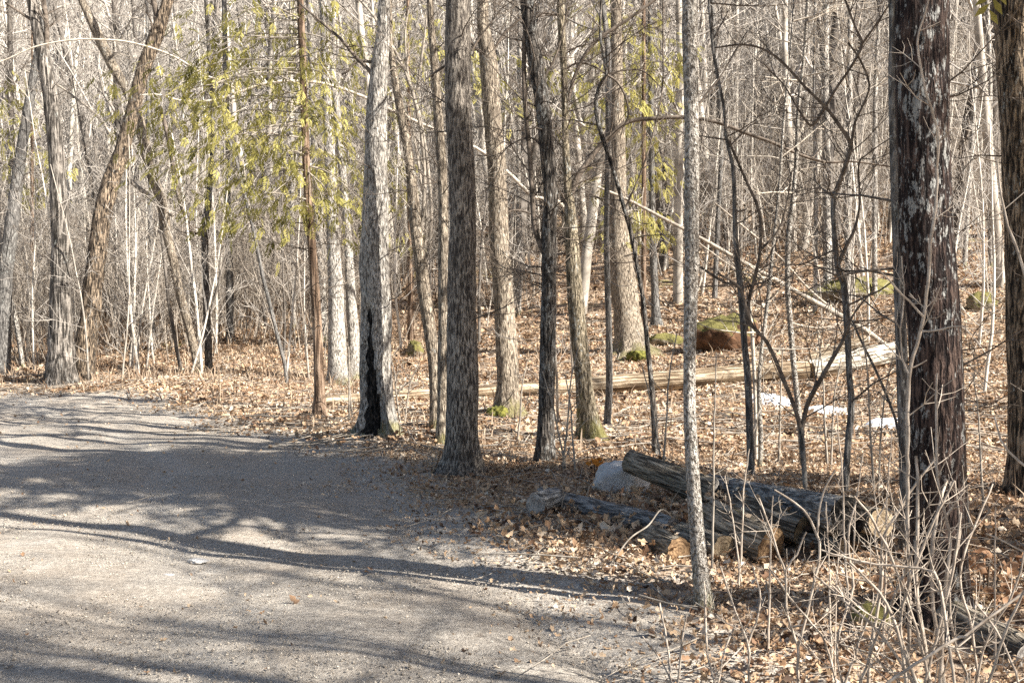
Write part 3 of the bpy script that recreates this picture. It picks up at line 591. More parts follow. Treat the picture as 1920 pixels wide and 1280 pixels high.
# far pale poles on the hill traced from the picture
for i, (pp, lab) in enumerate([
    ([(1552, 560, 16), (1550, 300, 15), (1547, 150, 14), (1548, -10, 13)], 'tan straight far trunk in the gap left of the grey pole'),
    ([(1528, 590, 8), (1530, 400, 8), (1527, 160, 7), (1530, -10, 6)], 'bright white-barked thin far trunk right of centre top'),
    ([(1640, 560, 10), (1640, 300, 10), (1642, 150, 8), (1650, -10, 7)], 'pale thin far trunk just left of the grey pole'),
    ([(1590, 585, 12), (1590, 400, 13), (1592, 200, 12), (1594, -10, 10)], 'pale grey far trunk behind the crossing boughs'),
    ([(1808, 500, 9), (1815, 380, 9), (1826, 200, 8), (1835, -10, 7)], 'white far trunk between the two right-hand trunks'),
    ([(1858, 500, 10), (1857, 350, 10), (1856, 150, 9), (1850, -10, 8)], 'grey far trunk beside the right edge tree'),
    ([(972, 590, 10), (974, 430, 9), (972, 300, 8), (975, -10, 7)], 'pale far trunk between the tan beech and the black trunks'),
    ([(550, 615, 10), (549, 500, 9), (547, 400, 8), (545, -10, 7)], 'pale far trunk rising behind the leaf bank left of the cedar'),
    ([(285, 660, 10), (284, 500, 10), (280, 350, 9), (276, -10, 7)], 'grey far trunk between the leaning shaggy trunk and the bent dark one'),
    ([(432, 640, 16), (430, 500, 14), (426, 350, 12), (420, -10, 9)], 'dark far trunk right of the thin dark pole on the bank'),
    ([(1340, 560, 10), (1345, 430, 9), (1352, 250, 8), (1334, -10, 7)], 'greenish grey far trunk right of the speckled pale trunk')]):
    tree('hillside_tree', lab, 'tree', pp, 'slate' if 'dark' in lab or 'green' in lab else 'pale', limb='limb_grey', flare=.3, top=4, crown=4, twigs=10, tw_r=.007, tw_len=2, sides=10)

# leaning dead tree across the middle distance
b = hit(1678, 662); Dd = b.y
root = empty('leaning_dead_tree', b, 'long pale dead tree leaning low across the view, foot at the fallen log end', 'dead tree')
def limb(name, root, b, pix, D0, D1, m, sides=8, kind=None):
    T = Tubes(); rows = []
    for i, (x, y, wd) in enumerate(pix):
        d = D0 + (D1 - D0) * i / (len(pix) - 1); p = P(x, y, d) - Vector(b); rows.append((p.x, p.y, p.z, wd * m_per_px(d) / 2))
    Q = crom(rows, len(rows) * 5); T.add([Vector(q[:3]) for q in Q], [q[3] for q in Q], sides); return T.build(name, M[m], root), Q
limb('trunk', root, b, [(1682, 668, 11.2), (1630, 624, 10.5), (1580, 594, 10.5), (1513, 558, 9.8), (1453, 524, 9.0), (1380, 484, 8.2), (1310, 444, 7.5), (1245, 410, 6.8), (1180, 376, 6.0), (1120, 350, 4.5)], Dd, Dd - 1, 'limb_grey')
limb('branch', root, b, [(1580, 594, 6.0), (1520, 545, 4.5), (1460, 480, 3.8), (1400, 430, 3.8), (1340, 380, 3.0)], Dd, Dd - 1, 'limb_grey')
limb('branch', root, b, [(1453, 524, 3.8), (1390, 510, 3.0), (1330, 470, 3.0), (1290, 440, 2.2)], Dd - .5, Dd - 1, 'limb_grey')
b = hit(1066, 700); root = empty('leaning_dead_branch', b, 'long pale arching limb slanting down from upper left behind the trunks to the log', 'branch')
limb('trunk', root, b, [(1075, 700, 7.0), (1068, 560, 7.0), (1066, 430, 7.0), (1050, 380, 7.0), (1000, 368, 7.0), (960, 330, 7.0), (905, 285, 6.2), (860, 262, 6.2), (790, 232, 6.2), (730, 205, 6.2), (690, 185, 6.2), (620, 160, 6.2), (560, 152, 5.4), (500, 156, 5.4), (450, 172, 4.6), (400, 188, 4.6), (345, 190, 3.9), (300, 178, 3.1), (265, 178, 2.5)], b.y, b.y - 2.2, 'limb_pale')
limb('branch', root, b, [(450, 172, 3.9), (410, 150, 3.1), (383, 140, 3.1), (333, 110, 3.9), (290, 92, 3.9), (240, 79, 3.9), (200, 75, 3.9), (150, 74, 3.9), (100, 80, 3.1), (60, 90, 3.1), (20, 108, 2.5), (-10, 120, 2.5)], b.y - 1.8, b.y - 2.6, 'limb_pale')

# ------------------------------------------------------------------ cedar foliage
def spray_template(nb=13):
    V, Q = [], []
    for k in range(nb):
        s = -1 if k % 2 else 1; t = .08 + .88 * k / nb; a = R(rng.uniform(28, 50)) * s; L = .42 * (1 - t * .55); w_ = .028
        p = np.array([0, t, -.25 * t * t]); d = np.array([math.sin(a), math.cos(a), -.35]); n = np.array([d[1], -d[0], .0]) * w_
        q = p + d * L; m = p + d * L * .55
        i = len(V); V += [p, m + n * 1.6, q, m - n * 1.6]; Q.append([i, i + 1, i + 2, i + 3])
    return np.array(V), np.array(Q)
SPT = [spray_template() for _ in range(4)]
def foliage(points, size, parent, origin):
    Vs, Qs, tn, base = [], [], [], 0
    for p, d in points:
        V, Q = SPT[rng.randrange(4)]; s = size * rng.uniform(.6, 1.3); d = d.normalized()
        side = d.cross(Vector((0, 0, 1)) + rv() * .35).normalized(); up = side.cross(d)
        Mx = np.array([side, d, up]).T * s; W = V @ Mx.T + np.array(p); Vs.append(W); Qs.append(Q + base); base += len(V)
        t = min(1, max(0, rng.gauss(.5, .25))); tn.append(np.clip(t + nr.normal(0, .12, len(V)), 0, 1))
    return mesh_obj('foliage', np.concatenate(Vs), np.concatenate(Qs), M['cedar'], parent, origin, tone=np.concatenate(tn), shade=False, kind='stuff')
def cedar_crown(root, trunk_at, clumps, size=.36, per=26, spread=.33):
    "boughs from the trunk to each clump, sprays drooping along their outer half"
    b = Vector(root.location); pts = []; tsum = 0
    for c in clumps:
        t = trunk_at(c.z + rng.uniform(.15, .6)); v = c - t; L = v.length
        mid = t + v * .5 + Vector((0, 0, .10 * L)); rows = [(*t, .012), (*mid, .008), (*c, .006), (*(c + v.normalized() * .25 - Vector((0, 0, .12))), .003)]
        Q = crom(rows, 9); T = Tubes(); T.add([Vector(q[:3]) - b for q in Q], [q[3] for q in Q], 5); T.build('branch', M['limb_grey'], root)
        for _ in range(per):
            u = rng.random() ** .6 ; q = Vector(Q[min(8, int(4 + 4.9 * u))][:3]) + Vector((rng.gauss(0, spread), rng.gauss(0, spread), rng.gauss(-.05, spread * .55)))
            d = (q - c) * .6 + v.normalized() * .35 + Vector((rng.gauss(0, .5), rng.gauss(0, .5), -.42)); pts.append((q - b, d))
    foliage(pts, size, root, (0, 0, 0))
def clumps_at(pix, D, jit):
    return [P(x, y, D + rng.uniform(-jit, jit)) for x, y in pix]
ced = [o for o in C.objects if o.name.startswith('white_cedar')][0]; cb = ced.location.copy()
cp = path3([(599, 784, 26), (588, 500, 17), (574, 300, 14), (568, 120, 13), (560, -300, 8)], cb.y)
def along(pth):
    def f(z):
        for a, c in zip(pth, pth[1:]):
            if a[2] <= z <= c[2]: t = (z - a[2]) / (c[2] - a[2]); return Vector(a[:3]).lerp(Vector(c[:3]), t)
        return Vector(pth[-1][:3])
    return f
cedar_crown(ced, along(cp), clumps_at([(412, 50), (430, 75), (440, 110), (400, 95), (262, 125), (285, 165), (305, 180), (270, 195), (290, 225), (322, 245), (340, 255), (350, 130), (372, 155), (395, 165), (400, 240), (452, 205), (388, 275), (400, 320), (428, 345), (448, 375), (478, 385), (540, 50), (558, 95), (530, 125), (548, 178), (575, 150), (596, 215), (625, 215), (648, 240), (530, 240), (500, 255), (560, 300), (622, 300), (645, 340), (505, 370), (662, 290), (478, 225), (470, 150), (650, 180), (662, 110), (640, 55), (512, 300), (600, 360), (640, 400), (585, 60), (500, 20), (455, 20), (350, 190), (545, 345), (480, 320), (420, 150), (440, 280), (370, 215), (560, 250), (600, 280), (580, 330), (610, 130), (520, 190), (460, 260), (660, 360), (300, 130), (380, 60), (330, 300), (360, 340), (690, 60), (680, 200), (540, 410), (420, 390), (610, 20), (490, 60)], cb.y, 1.5), size=.23, per=17, spread=.25)
b = hit(1206, 640); root = empty('white_cedar', b, 'young cedar with scattered yellow-green sprays behind the broad old trunk', 'tree')
tp = path3([(1206, 640, 12), (1207, 400, 9), (1207, 100, 7), (1207, -200, 4)], b.y)
Tb = Tubes(); Q = crom(tp, 12); Tb.add([Vector(q[:3]) - b for q in Q], [q[3] for q in Q], 8); Tb.build('trunk', M['cedarbark'], root)
cedar_crown(root, along(tp), clumps_at([(1130, 40), (1110, 15), (1150, 90), (1190, 100), (1200, 150), (1180, 175), (1230, 50), (1250, 80), (1192, 240), (1212, 315), (1232, 300), (1160, 330), (1180, 400), (1203, 390), (1225, 425), (1100, 150), (1145, 210), (1240, 130), (1170, 30), (1150, 420), (1240, 220)], b.y, 1.2), size=.28, per=30, spread=.34)
b = hit(770, 640); root = empty('white_cedar', b, 'cedar sprays showing between the charred trunk and the straight furrowed trunk', 'tree')
tp = path3([(770, 640, 12), (768, 400, 9), (765, 100, 7), (765, -200, 4)], b.y)
Tb = Tubes(); Q = crom(tp, 12); Tb.add([Vector(q[:3]) - b for q in Q], [q[3] for q in Q], 8); Tb.build('trunk', M['cedarbark'], root)
cedar_crown(root, along(tp), clumps_at([(745, 280), (745, 375), (752, 50), (765, 100), (740, 330), (790, 30), (750, 440), (900, 150), (885, 110), (1030, 130), (1040, 210), (680, 60), (655, 330), (780, 180), (810, 90), (950, 190), (740, 200)], b.y, 1.2), size=.27, per=30, spread=.32)
b = hit(58, 640); root = empty('white_cedar', b, 'small faint green cedar deep in the wood near the left edge', 'tree')
tp = path3([(58, 640, 8), (60, 400, 7), (60, 150, 4), (60, 40, 3)], b.y)
Tb = Tubes(); Q = crom(tp, 12); Tb.add([Vector(q[:3]) - b for q in Q], [q[3] for q in Q], 8); Tb.build('trunk', M['cedarbark'], root)
cedar_crown(root, along(tp), clumps_at([(15, 150), (20, 180), (60, 330), (85, 290), (80, 350), (30, 260), (45, 210)], b.y, 1), size=.4, per=18, spread=.35)

# ------------------------------------------------------------------ logs, stones, snow
def log(name, label, a, b_, ra, rb, bk, cap0='endgrey', cap1='endgrey', cat='log', flat=1., seed=3, sides=28, rough=.1, bend=0., group=None):
    a = Vector(a); b_ = Vector(b_); L = (b_ - a).length; root = empty(name, a, label, cat, group)
    root.rotation_euler = (b_ - a).to_track_quat('Z', 'Y').to_euler()
    path = [(bend * math.sin(math.pi * t), 0, L * t, ra + (rb - ra) * t) for t in (0, .25, .5, .75, 1)]
    V, q, T2, Z2 = trunk_arrays(path, sides, .07, seed, rough, 0)
    mesh_obj('bark', V.reshape(-1, 3), q.reshape(-1, 4), M[bk], root)
    for k, cm in ((0, cap0), (-1, cap1)):
        ring = V[k]; c = ring.mean(0); zz = -.004 if k == 0 else .004
        W = [c + np.array([0, 0, zz])]; F3 = []
        rings = [.45, .8, .985]
        for s in rings: W += list(c + (ring - c) * s + np.array([0, 0, zz * (1 if s < .97 else .2)]) + nr.normal(0, .002, ring.shape))
        n = len(ring)
        for j in range(n): F3.append((0, 1 + j, 1 + (j + 1) % n))
        for r_ in range(len(rings) - 1):
            for j in range(n):
                A_, B_ = 1 + r_ * n + j, 1 + r_ * n + (j + 1) % n; F3 += [(A_, A_ + n, B_), (B_, A_ + n, B_ + n)]
        mesh_obj('cut_end', W, None, M[cm], root, tris=F3)
    return root
def gp(px, py, up=0.):
    r_ = ray(px, py); D = 3.
    while D < 90:
        p = CAM + r_ * (D / r_.y)
        if p.z < hz(p.x, p.y) + up: break
        D *= 1.003
    return p
# long fallen trunk across the middle distance
p0 = gp(606, 752, .08); p1 = gp(1100, 724, .12); p2 = gp(1515, 694, .16); p3 = gp(1668, 668, .2)
log('fallen_log', 'left length of the long pale barkless log, reaching behind the charred trunk', p0, p1, .09, .14, 'rotlog', rough=.12, seed=5, cat='fallen log')
log('fallen_log', 'middle length of the long pale barkless log, below the mossy boulder', p1 + (p2 - p1) * .01, p2, .155, .17, 'rotlog', 'blond', 'blond', rough=.15, seed=8, cat='fallen log')
log('fallen_log', 'broken whitish right end of the long fallen log, by the leaning dead tree', p2 + (p3 - p2) * .03, p3 + Vector((.3, .2, .1)), .17, .19, 'palewood', 'blond', 'blond', rough=.45, seed=9, cat='fallen log')
q0 = gp(1520, 672, .16); q1 = gp(1625, 640, .3)
log('broken_limb', 'short bleached broken limb lying on top of the right end of the fallen log', q0, q1, .10, .13, 'rotlog', 'blond', 'blond', rough=.25, seed=4, cat='branch')
# old log pile at the verge
a = gp(1015, 936, .10); b_ = gp(1262, 990, .04)
log('grey_log', 'weathered grey log half buried in leaves, its pale sawn end facing the road', a, b_, .095, .085, 'weathered', seed=6, rough=.14)
a = gp(1178, 864, .30); b_ = gp(1335, 922, .12)
log('mossy_log', 'mossy log resting on the white stone, behind the slim pale trunk', a, b_, .095, .11, 'mosslog', seed=7, rough=.14)
a = gp(1330, 908, .12); b_ = gp(1592, 966, .30)
log('long_grey_log', 'long dark grey log on top of the old pile, pointing at the largest trunk', a, b_, .085, .115, 'weathered', 'endgrey', 'char', seed=12, rough=.14)
a = gp(1500, 950, .2); b_ = gp(1652, 980, .24)
log('cut_log', 'log with a clean tan oval cut end beside the largest trunk', a, b_, .08, .085, 'mosslog', 'blond', 'blond', seed=13)
def chunk(label, px, py, D, L, r, rot,  bk='mosslog', cap='orangewood', seed=1):
    p = gp(px, py, D); d = Vector(rot).normalized(); d.z = min(d.z, 0) + .02; p = p - d * L * .4; return log('cut_log', label, p - d * L / 2, p + d * L / 2, r, r * .95, bk, cap, cap, seed=seed, cat='log', group='sawn pieces of the old log pile', rough=.28)
chunk('pale grey sawn log end at the left tip of the half-buried grey log', 1008, 944, .11, .3, .085, (-.55, -.83, -.02), 'weathered', 'endgrey', 20)
chunk('brown rounded log end just left of the slim pale speckled trunk', 1268, 1028, .07, .38, .085, (.35, -.9, -.05), 'mosslog', 'orangewood', 21)
chunk('short brown log just right of the slim pale speckled trunk', 1348, 1024, .08, .4, .085, (.5, -.8, -.05), 'mosslog', 'blond', 22)
chunk('large orange-brown cut piece at the front of the pile', 1432, 1022, .11, .5, .135, (.62, -.75, -.25), 'mosslog', 'orangewood', 23)
chunk('tan cut piece leaning behind the large orange-brown one', 1492, 990, .12, .5, .10, (.7, -.7, -.2), 'mosslog', 'blond', 24)
chunk('upright tan cut piece right of centre in the pile', 1566, 994, .12, .4, .085, (.5, -.85, -.1), 'mosslog', 'blond', 25)
chunk('lowest small tan log end in the pile', 1573, 1028, .07, .4, .06, (.45, -.88, 0), 'mosslog', 'blond', 26)
chunk('dark log end under the tan oval cut', 1622, 1012, .08, .5, .08, (.5, -.85, 0), 'weathered', 'char', 27)
# pale bent branch resting on the grey log
b = gp(1150, 1065); root = empty('bare_stick', b, 'thin pale stick propped against the grey half-buried log', 'stick')
limb('stem', root, b, [(1143, 1060, 3), (1180, 1010, 3), (1215, 985, 3), (1240, 955, 2.5), (1262, 970, 2)], b.y, b.y + .3, 'limb_grey', 6)
b = gp(1335, 1060); root = empty('bare_stick', b, 'grey forked branch leaning on the pile between the brown log ends', 'stick')
limb('stem', root, b, [(1360, 1052, 10), (1370, 1030, 11), (1388, 1005, 10), (1398, 985, 8)], 7.0, 7.3, 'weathered', 8)
limb('branch', root, b, [(1388, 1005, 8), (1440, 995, 7), (1400, 975, 6), (1365, 962, 5)], 7.2, 7.4, 'weathered', 8)

def rock(name, label, c, sc, m, seed, cat='rock', sub=4, rough=.35, sink=.25, kind=None, group=None, rotz=0):
    import bmesh
    bm = bmesh.new(); bmesh.ops.create_icosphere(bm, subdivisions=sub, radius=1)
    g_ = np.random.default_rng(seed); D_ = g_.normal(0, 1, (22, 3)); D_ /= np.linalg.norm(D_, axis=1)[:, None]; off = g_.uniform(.62, .98, 22)
    for v in bm.verts:
        n = np.array(v.co); n = n / np.linalg.norm(n); k = 1.
        for d, o_ in zip(D_, off):
            t = n @ d
            if t > 0 and t * k > o_: k = o_ / t * (1 - .0) if o_ / t < k else k
        k *= 1 + rough * .12 * (math.sin(n[0] * 9 + seed) * math.sin(n[1] * 8) + .6 * math.sin(n[2] * 17 + n[0] * 13))
        v.co = Vector((n[0] * sc[0] * k, n[1] * sc[1] * k, n[2] * sc[2] * k))
    me = bpy.data.meshes.new(name); bm.to_mesh(me); bm.free(); me.materials.append(M[m])
    for p in me.polygons: p.use_smooth = True
    o = bpy.data.objects.new(name, me); C.objects.link(o); o.location = (c[0], c[1], c[2] + sc[2] * (1 - 2 * sink)); o.rotation_euler.z = rotz
    return tag(o, label, cat, group, kind)
c = gp(1168, 922); rock('white_stone', 'pale whitish wedge-shaped stone under the mossy log', c + Vector((0, .10, 0)), (.34, .2, .2), 'palerock', 3, rotz=.4)
c = gp(1368, 662); rock('mossy_boulder', 'big brown boulder capped with green moss behind the fallen log', c + Vector((0, .6, 0)), (.78, .6, .55), 'brownrock', 5, 'boulder', rough=.7)
c = gp(780, 668); rock('mossy_rock', 'small bright mossy rock right of the charred trunk', c, (.24, .22, .26), 'mossrock', 6, rough=.8)
c = gp(1838, 580); rock('mossy_rock', 'mossy rock on the slope between the two right-hand big trunks', c, (.35, .3, .25), 'mossrock', 7, rough=.8)
c = gp(1250, 648); rock('mossy_rock', 'low mossy hump right of the broad old trunk foot', c, (.5, .35, .2), 'mossrock', 8, rough=.8)
c = gp(1600, 560); rock('mossy_rock', 'dark low rock on the slope left of the grey pole', c, (1.2, .6, .4), 'mossrock', 14, rough=.8)
c = gp(932, 782); rock('moss_clump', 'bright green moss cushion at the foot of the tan mossy-footed trunk', c, (.16, .12, .12), 'moss', 9, 'moss', rough=1.2)
c = gp(1196, 676); rock('moss_clump', 'yellow-green moss cushion on the root of the broad old trunk', c, (.22, .18, .16), 'moss', 10, 'moss', rough=1.2)
c = gp(372, 1052); rock('flat_stone', 'small flat pale stone set in the gravel road', c + Vector((0, 0, -.005)), (.085, .05, .018), 'palerock', 11)
c = gp(318, 1078); rock('flat_stone', 'fainter worn stone in the road just below the brighter one', c + Vector((0, 0, -.01)), (.06, .05, .014), 'palerock', 12)
c = gp(1108, 955)
a = gp(1765, 1150, .05); b_ = gp(1935, 1235, .03)
log('mossy_log', 'dark moss-covered log running off the bottom right of the picture', a, b_, .10, .085, 'mosslog', 'endgrey', 'endgrey', seed=31, rough=.2)
c = gp(1632, 1170); rock('mossy_rock', 'dark mossy stone at the left foot of the largest trunk', c, (.12, .1, .08), 'mossrock', 15, rough=.8)
def snow(px, py, w_, h_, label, seed):
    c = hit(px, py); n = 40; g_ = np.random.default_rng(seed); ph = g_.uniform(0, 6.3, 4)
    V, T3 = [], []; rings = [0, .3, .55, .78, .92, 1.0]
    for r_ in rings:
        for k in range(n if r_ else 1):
            a = 2 * math.pi * k / n; rr = r_ * (1 + .25 * math.sin(2 * a + ph[0]) + .16 * math.sin(3 * a + ph[1]) + .10 * math.sin(7 * a + ph[2]) + .05 * math.sin(13 * a + ph[3]))
            x = c.x + w_ * rr * math.cos(a); y = c.y + h_ * rr * math.sin(a); V.append((x, y, hz(x, y) + .075 * (1 - r_ ** 2.5) + (.0 if r_ < .99 else -.03) + .02 * math.sin(x * 9) * math.sin(y * 11)))
    for k in range(n): T3.append((0, 1 + k, 1 + (k + 1) % n))
    for r_ in range(len(rings) - 2):
        for k in range(n):
            A_, B_ = 1 + r_ * n + k, 1 + r_ * n + (k + 1) % n; T3 += [(A_, A_ + n, B_), (B_, A_ + n, B_ + n)]
    o = mesh_obj('snow_patch', V, None, M['snow'], None, tuple(c), tris=T3); tag(o, label, 'snow', 'patches of old snow')
snow(1447, 750, .33, .62, 'leftmost patch of old snow, behind the cream twin-stem sapling', 1)
snow(1546, 770, .33, .5, 'middle patch of old snow, under the V-shaped sapling', 2)
snow(1655, 796, .26, .34, 'rightmost small patch of old snow, just left of the largest trunk', 3)

# single leaves on the road
for px, py, s, lab in ((553, 1132, .085, 'single brown leaf lying on the road, the lower left one'), (694, 1073, .08, 'single brown leaf on the road near the shadow band'), (688, 1076, .06, 'small curled leaf touching the upper road leaf'), (924, 965, .1, 'rust coloured leaf standing up beside the grey log end')):
    c = hit(px, py); o = leaf_mesh('fallen_leaf', np.array([0.]), np.array([0.]), np.array([.022]), np.array([s]), .3, np.array([.3]), M['rust'] if 'rust' in lab else M['litter'], None, (0, 0, 0)); o.location = c; tag(o, lab, 'leaf')

# ------------------------------------------------------------------ leafy seedlings
def leafy(label, base, spots, m, size, name='leafy_sapling', n_each=8, spread=.08):
    b = Vector(base); root = empty(name, b, label, 'sapling')
    mats = M[m]; protos = []
    for k in range(4):
        o = leaf_mesh('leaf', np.array([0.]), np.array([0.]), np.array([0.]), np.array([size]), .3, np.array([rng.random()]), mats, root); protos.append(o)
    T = Tubes(); first = True
    for s in spots:
        v = s - b; T.add([Vector((0, 0, -.1)), v * .5 + Vector((0, 0, .05)), v * .85, v], [.006, .005, .003, .002], 5)
        for k in range(n_each):
            p = v * rng.uniform(.75, 1.0) + Vector((rng.gauss(0, spread), rng.gauss(0, spread), rng.gauss(-.02, spread * .6)))
            if protos: o = protos.pop()
            else:
                src = rng.choice([x for x in root.children if x.name.startswith('leaf')]) if False else lib[rng.randrange(4)]
                o = bpy.data.objects.new('leaf', src.data); C.objects.link(o); o.parent = root
            if len(protos) == 0 and first: first = False
            if 'lib' not in locals(): lib = []
            if len(lib) < 4: lib.append(o)
            o.location = p; o.rotation_euler = (rng.uniform(.9, 2.2), rng.uniform(-.5, .5), rng.uniform(0, 6.3)); sc_ = rng.uniform(.7, 1.25); o.scale = (sc_,) * 3
    T.build('stem', M['limb_dark'], root)
leafy('tuft of bright orange leaves beside the white stone', gp(1118, 885), [P(1108, 860, 9.4), P(1122, 857, 9.4), P(1128, 862, 9.5)], 'orangeleaf', .055, 'orange_seedling', 9, .028)
leafy('low sapling with hanging rust-brown leaves at the right edge', gp(1850, 1120), [P(1818, 1040, 5.9), P(1838, 1050, 6.1), P(1858, 1035, 5.8), P(1885, 1045, 6.0), P(1905, 1040, 6.2), P(1800, 1075, 6), P(1880, 1110, 5.6), P(1908, 1105, 5.5)], 'rust', .065, 'beech_sapling', 9, .05)
leafy('few rust leaves hanging low in front of the largest trunk', gp(1690, 1120), [P(1668, 1070, 5.2), P(1655, 1090, 5.2)], 'rust', .06, 'beech_sapling', 6, .035)

# ------------------------------------------------------------------ foreground shrubs, opposite branching
def stem3(pix, D0, D1, to_ground=True):
    rows = []
    for i, (x, y, wd) in enumerate(pix):
        d = D0 + (D1 - D0) * i / (len(pix) - 1); p = P(x, y, d); rows.append((p.x, p.y, p.z, wd * m_per_px(d) / 2))
    if to_ground:
        a = Vector(rows[0][:3]); b_ = Vector(rows[1][:3]); d = (a - b_).normalized(); d.z = min(d.z, -.6); d.normalize(); n = 0
        while a.z > hz(a.x, a.y) - .03 and n < 60: a = a + d * .03; n += 1
        if n: rows = [(*a, rows[0][3] * 1.15)] + rows
    return rows
def shrub(label, stems, m='twig_tan', name='bare_shrub', dens=1., tl=.26, group=None):
    S = [stem3(*s) for s in stems]; b = Vector(S[0][0][:3]); b.z = hz(b.x, b.y); root = empty(name, b, label, 'shrub', group); Tt = Tubes()
    for rows in S:
        L = sum((Vector(rows[i + 1][:3]) - Vector(rows[i][:3])).length for i in range(len(rows) - 1)); Q = crom(rows, max(8, int(L / .045)))
        Q[:, :3] += nr.normal(0, .0015, (len(Q), 3)); T = Tubes(); T.add([Vector(q[:3]) - b for q in Q], [max(.0011, q[3]) for q in Q], 6); T.build('stem', M[m], root)
        ph = rng.uniform(0, 3.1); s = rng.uniform(.15, .3)
        while s < L:
            i = min(len(Q) - 2, int(s / L * (len(Q) - 1))); ax = (Vector(Q[i + 1][:3]) - Vector(Q[i][:3])).normalized()
            u = ax.orthogonal().normalized(); u.rotate(Matrix.Rotation(ph, 3, ax)); ph += math.pi / 2 + rng.uniform(-.3, .3)
            for sg in (-1, 1):
                if rng.random() < .72 * dens:
                    d = ax * rng.uniform(.5, .9) + u * sg; l = tl * rng.uniform(.25, 1.2); r = max(.0011, Q[i][3] * .5); pts = [Vector(Q[i][:3]) - b]; dd = d.normalized()
                    for k in range(3): dd = (dd + rv() * .08 + Vector((0, 0, .08))).normalized(); pts.append(pts[-1] + dd * l / 3)
                    Tt.add(pts, [r, r * .85, r * .7, r * .5], 4)
                    for kk in (1, 2):
                        if rng.random() < .6:
                            s2 = dd.cross(rv()).normalized()
                            for s3 in (-1, 1): Tt.add([pts[kk], pts[kk] + (dd * .6 + s2 * s3 * .7) * l * .3, pts[kk] + (dd * .8 + s2 * s3 * .7) * l * .5], [r * .7, r * .55, r * .4], 3)
            s += rng.uniform(.07, .16)
    Tt.build('twigs', M[m], root, kind='stuff'); return root
shrub('tall pale stem with opposite side twigs rising in front of the largest trunk', [
    ([(1700, 1280, 8), (1706, 1150, 7), (1702, 1000, 7), (1702, 850, 7), (1703, 760, 7), (1705, 697, 7), (1720, 644, 6.5), (1731, 594, 6.5), (1738, 550, 6), (1744, 477, 6), (1748, 427, 6), (1755, 390, 5.5), (1757, 320, 5), (1760, 253, 5), (1750, 215, 4.5), (1733, 165, 4.5), (1724, 110, 4), (1720, 72, 4), (1735, 25, 3.5), (1745, -15, 3)], 4.1, 4.0),
    ([(1731, 594, 4.5), (1700, 560, 4), (1680, 540, 4), (1665, 522, 3.5), (1640, 500, 3)], 4.05, 4.0, False),
    ([(1729, 621, 4), (1760, 618, 3.5), (1790, 611, 3), (1815, 612, 2)], 4.05, 3.9, False),
    ([(1703, 700, 4), (1692, 670, 3.5), (1688, 620, 3.2), (1695, 560, 3), (1690, 480, 2.5)], 4.05, 4.1, False)], dens=.5, tl=.22)
shrub('crowded pale shrub stems fanning up before the foot of the largest trunk', [
    ([(1627, 1280, 7), (1632, 1220, 7), (1647, 1137, 6), (1653, 1087, 6), (1657, 1004, 5), (1687, 954, 5), (1728, 892, 4), (1760, 850, 4)], 4.3, 4.2),
    ([(1613, 1280, 6), (1647, 1187, 5), (1685, 1099, 5), (1720, 1010, 4)], 4.2, 4.0),
    ([(1712, 1280, 7), (1682, 1230, 6), (1647, 1184, 6), (1600, 1140, 5), (1530, 1080, 4)], 4.0, 4.1),
    ([(1742, 1280, 9), (1731, 1187, 8), (1719, 1120, 8), (1720, 1020, 7), (1722, 920, 6), (1717, 854, 5)], 3.9, 4.0),
    ([(1763, 1280, 8), (1767, 1187, 7), (1773, 1087, 7), (1783, 1014, 6), (1762, 920, 5), (1757, 854, 5), (1755, 760, 5), (1757, 700, 3)], 3.9, 4.0),
    ([(1720, 1280, 7), (1690, 1207, 6), (1670, 1147, 6), (1640, 1100, 5), (1593, 1054, 4)], 3.8, 3.8),
    ([(1770, 1280, 8), (1752, 1150, 7), (1748, 1040, 7), (1758, 960, 6), (1775, 900, 5)], 3.9, 4.1),
    ([(1735, 1280, 6), (1765, 1160, 5), (1790, 1050, 5), (1800, 960, 4)], 3.9, 3.8),
    ([(1700, 1280, 6), (1690, 1150, 5), (1740, 1000, 5), (1790, 900, 4)], 3.9, 3.8),
    ([(1745, 1280, 6), (1700, 1120, 5), (1640, 980, 5), (1600, 930, 4)], 3.9, 3.8)], dens=.7, tl=.3)
shrub('pale shrub of two arching stems in front of the old log pile', [
    ([(1497, 1280, 6), (1497, 1214, 6), (1513, 1154, 5), (1527, 1087, 5), (1537, 1040, 5), (1530, 997, 5), (1510, 960, 4), (1480, 935, 4), (1453, 917, 3)], 4.5, 4.5),
    ([(1497, 1214, 5), (1480, 1164, 5), (1473, 1120, 4.5), (1473, 1070, 4.5), (1462, 1044, 4), (1447, 997, 4), (1423, 934, 3)], 4.5, 4.4, False),
    ([(1532, 1003, 4.5), (1535, 960, 4), (1545, 920, 3.5), (1566, 880, 3)], 4.5, 4.5, False),
    ([(1473, 1070, 4), (1497, 1030, 3.5), (1511, 997, 3)], 4.5, 4.5, False)], dens=.7, tl=.2)
shrub('open pale shrub with crossing twigs right of the fanning shrub', [
    ([(1835, 1290, 5), (1822, 1180, 5), (1800, 1080, 4.5), (1830, 980, 4), (1862, 905, 3)], 4.0, 4.1), ([(1822, 1290, 5), (1790, 1200, 4.5), (1780, 1090, 4), (1800, 1000, 4), (1790, 900, 3)], 4.0, 4.1),
    ([(1828, 1290, 5), (1850, 1200, 4), (1900, 1110, 4), (1925, 1020, 3)], 4.0, 3.9)], dens=.6, tl=.26)
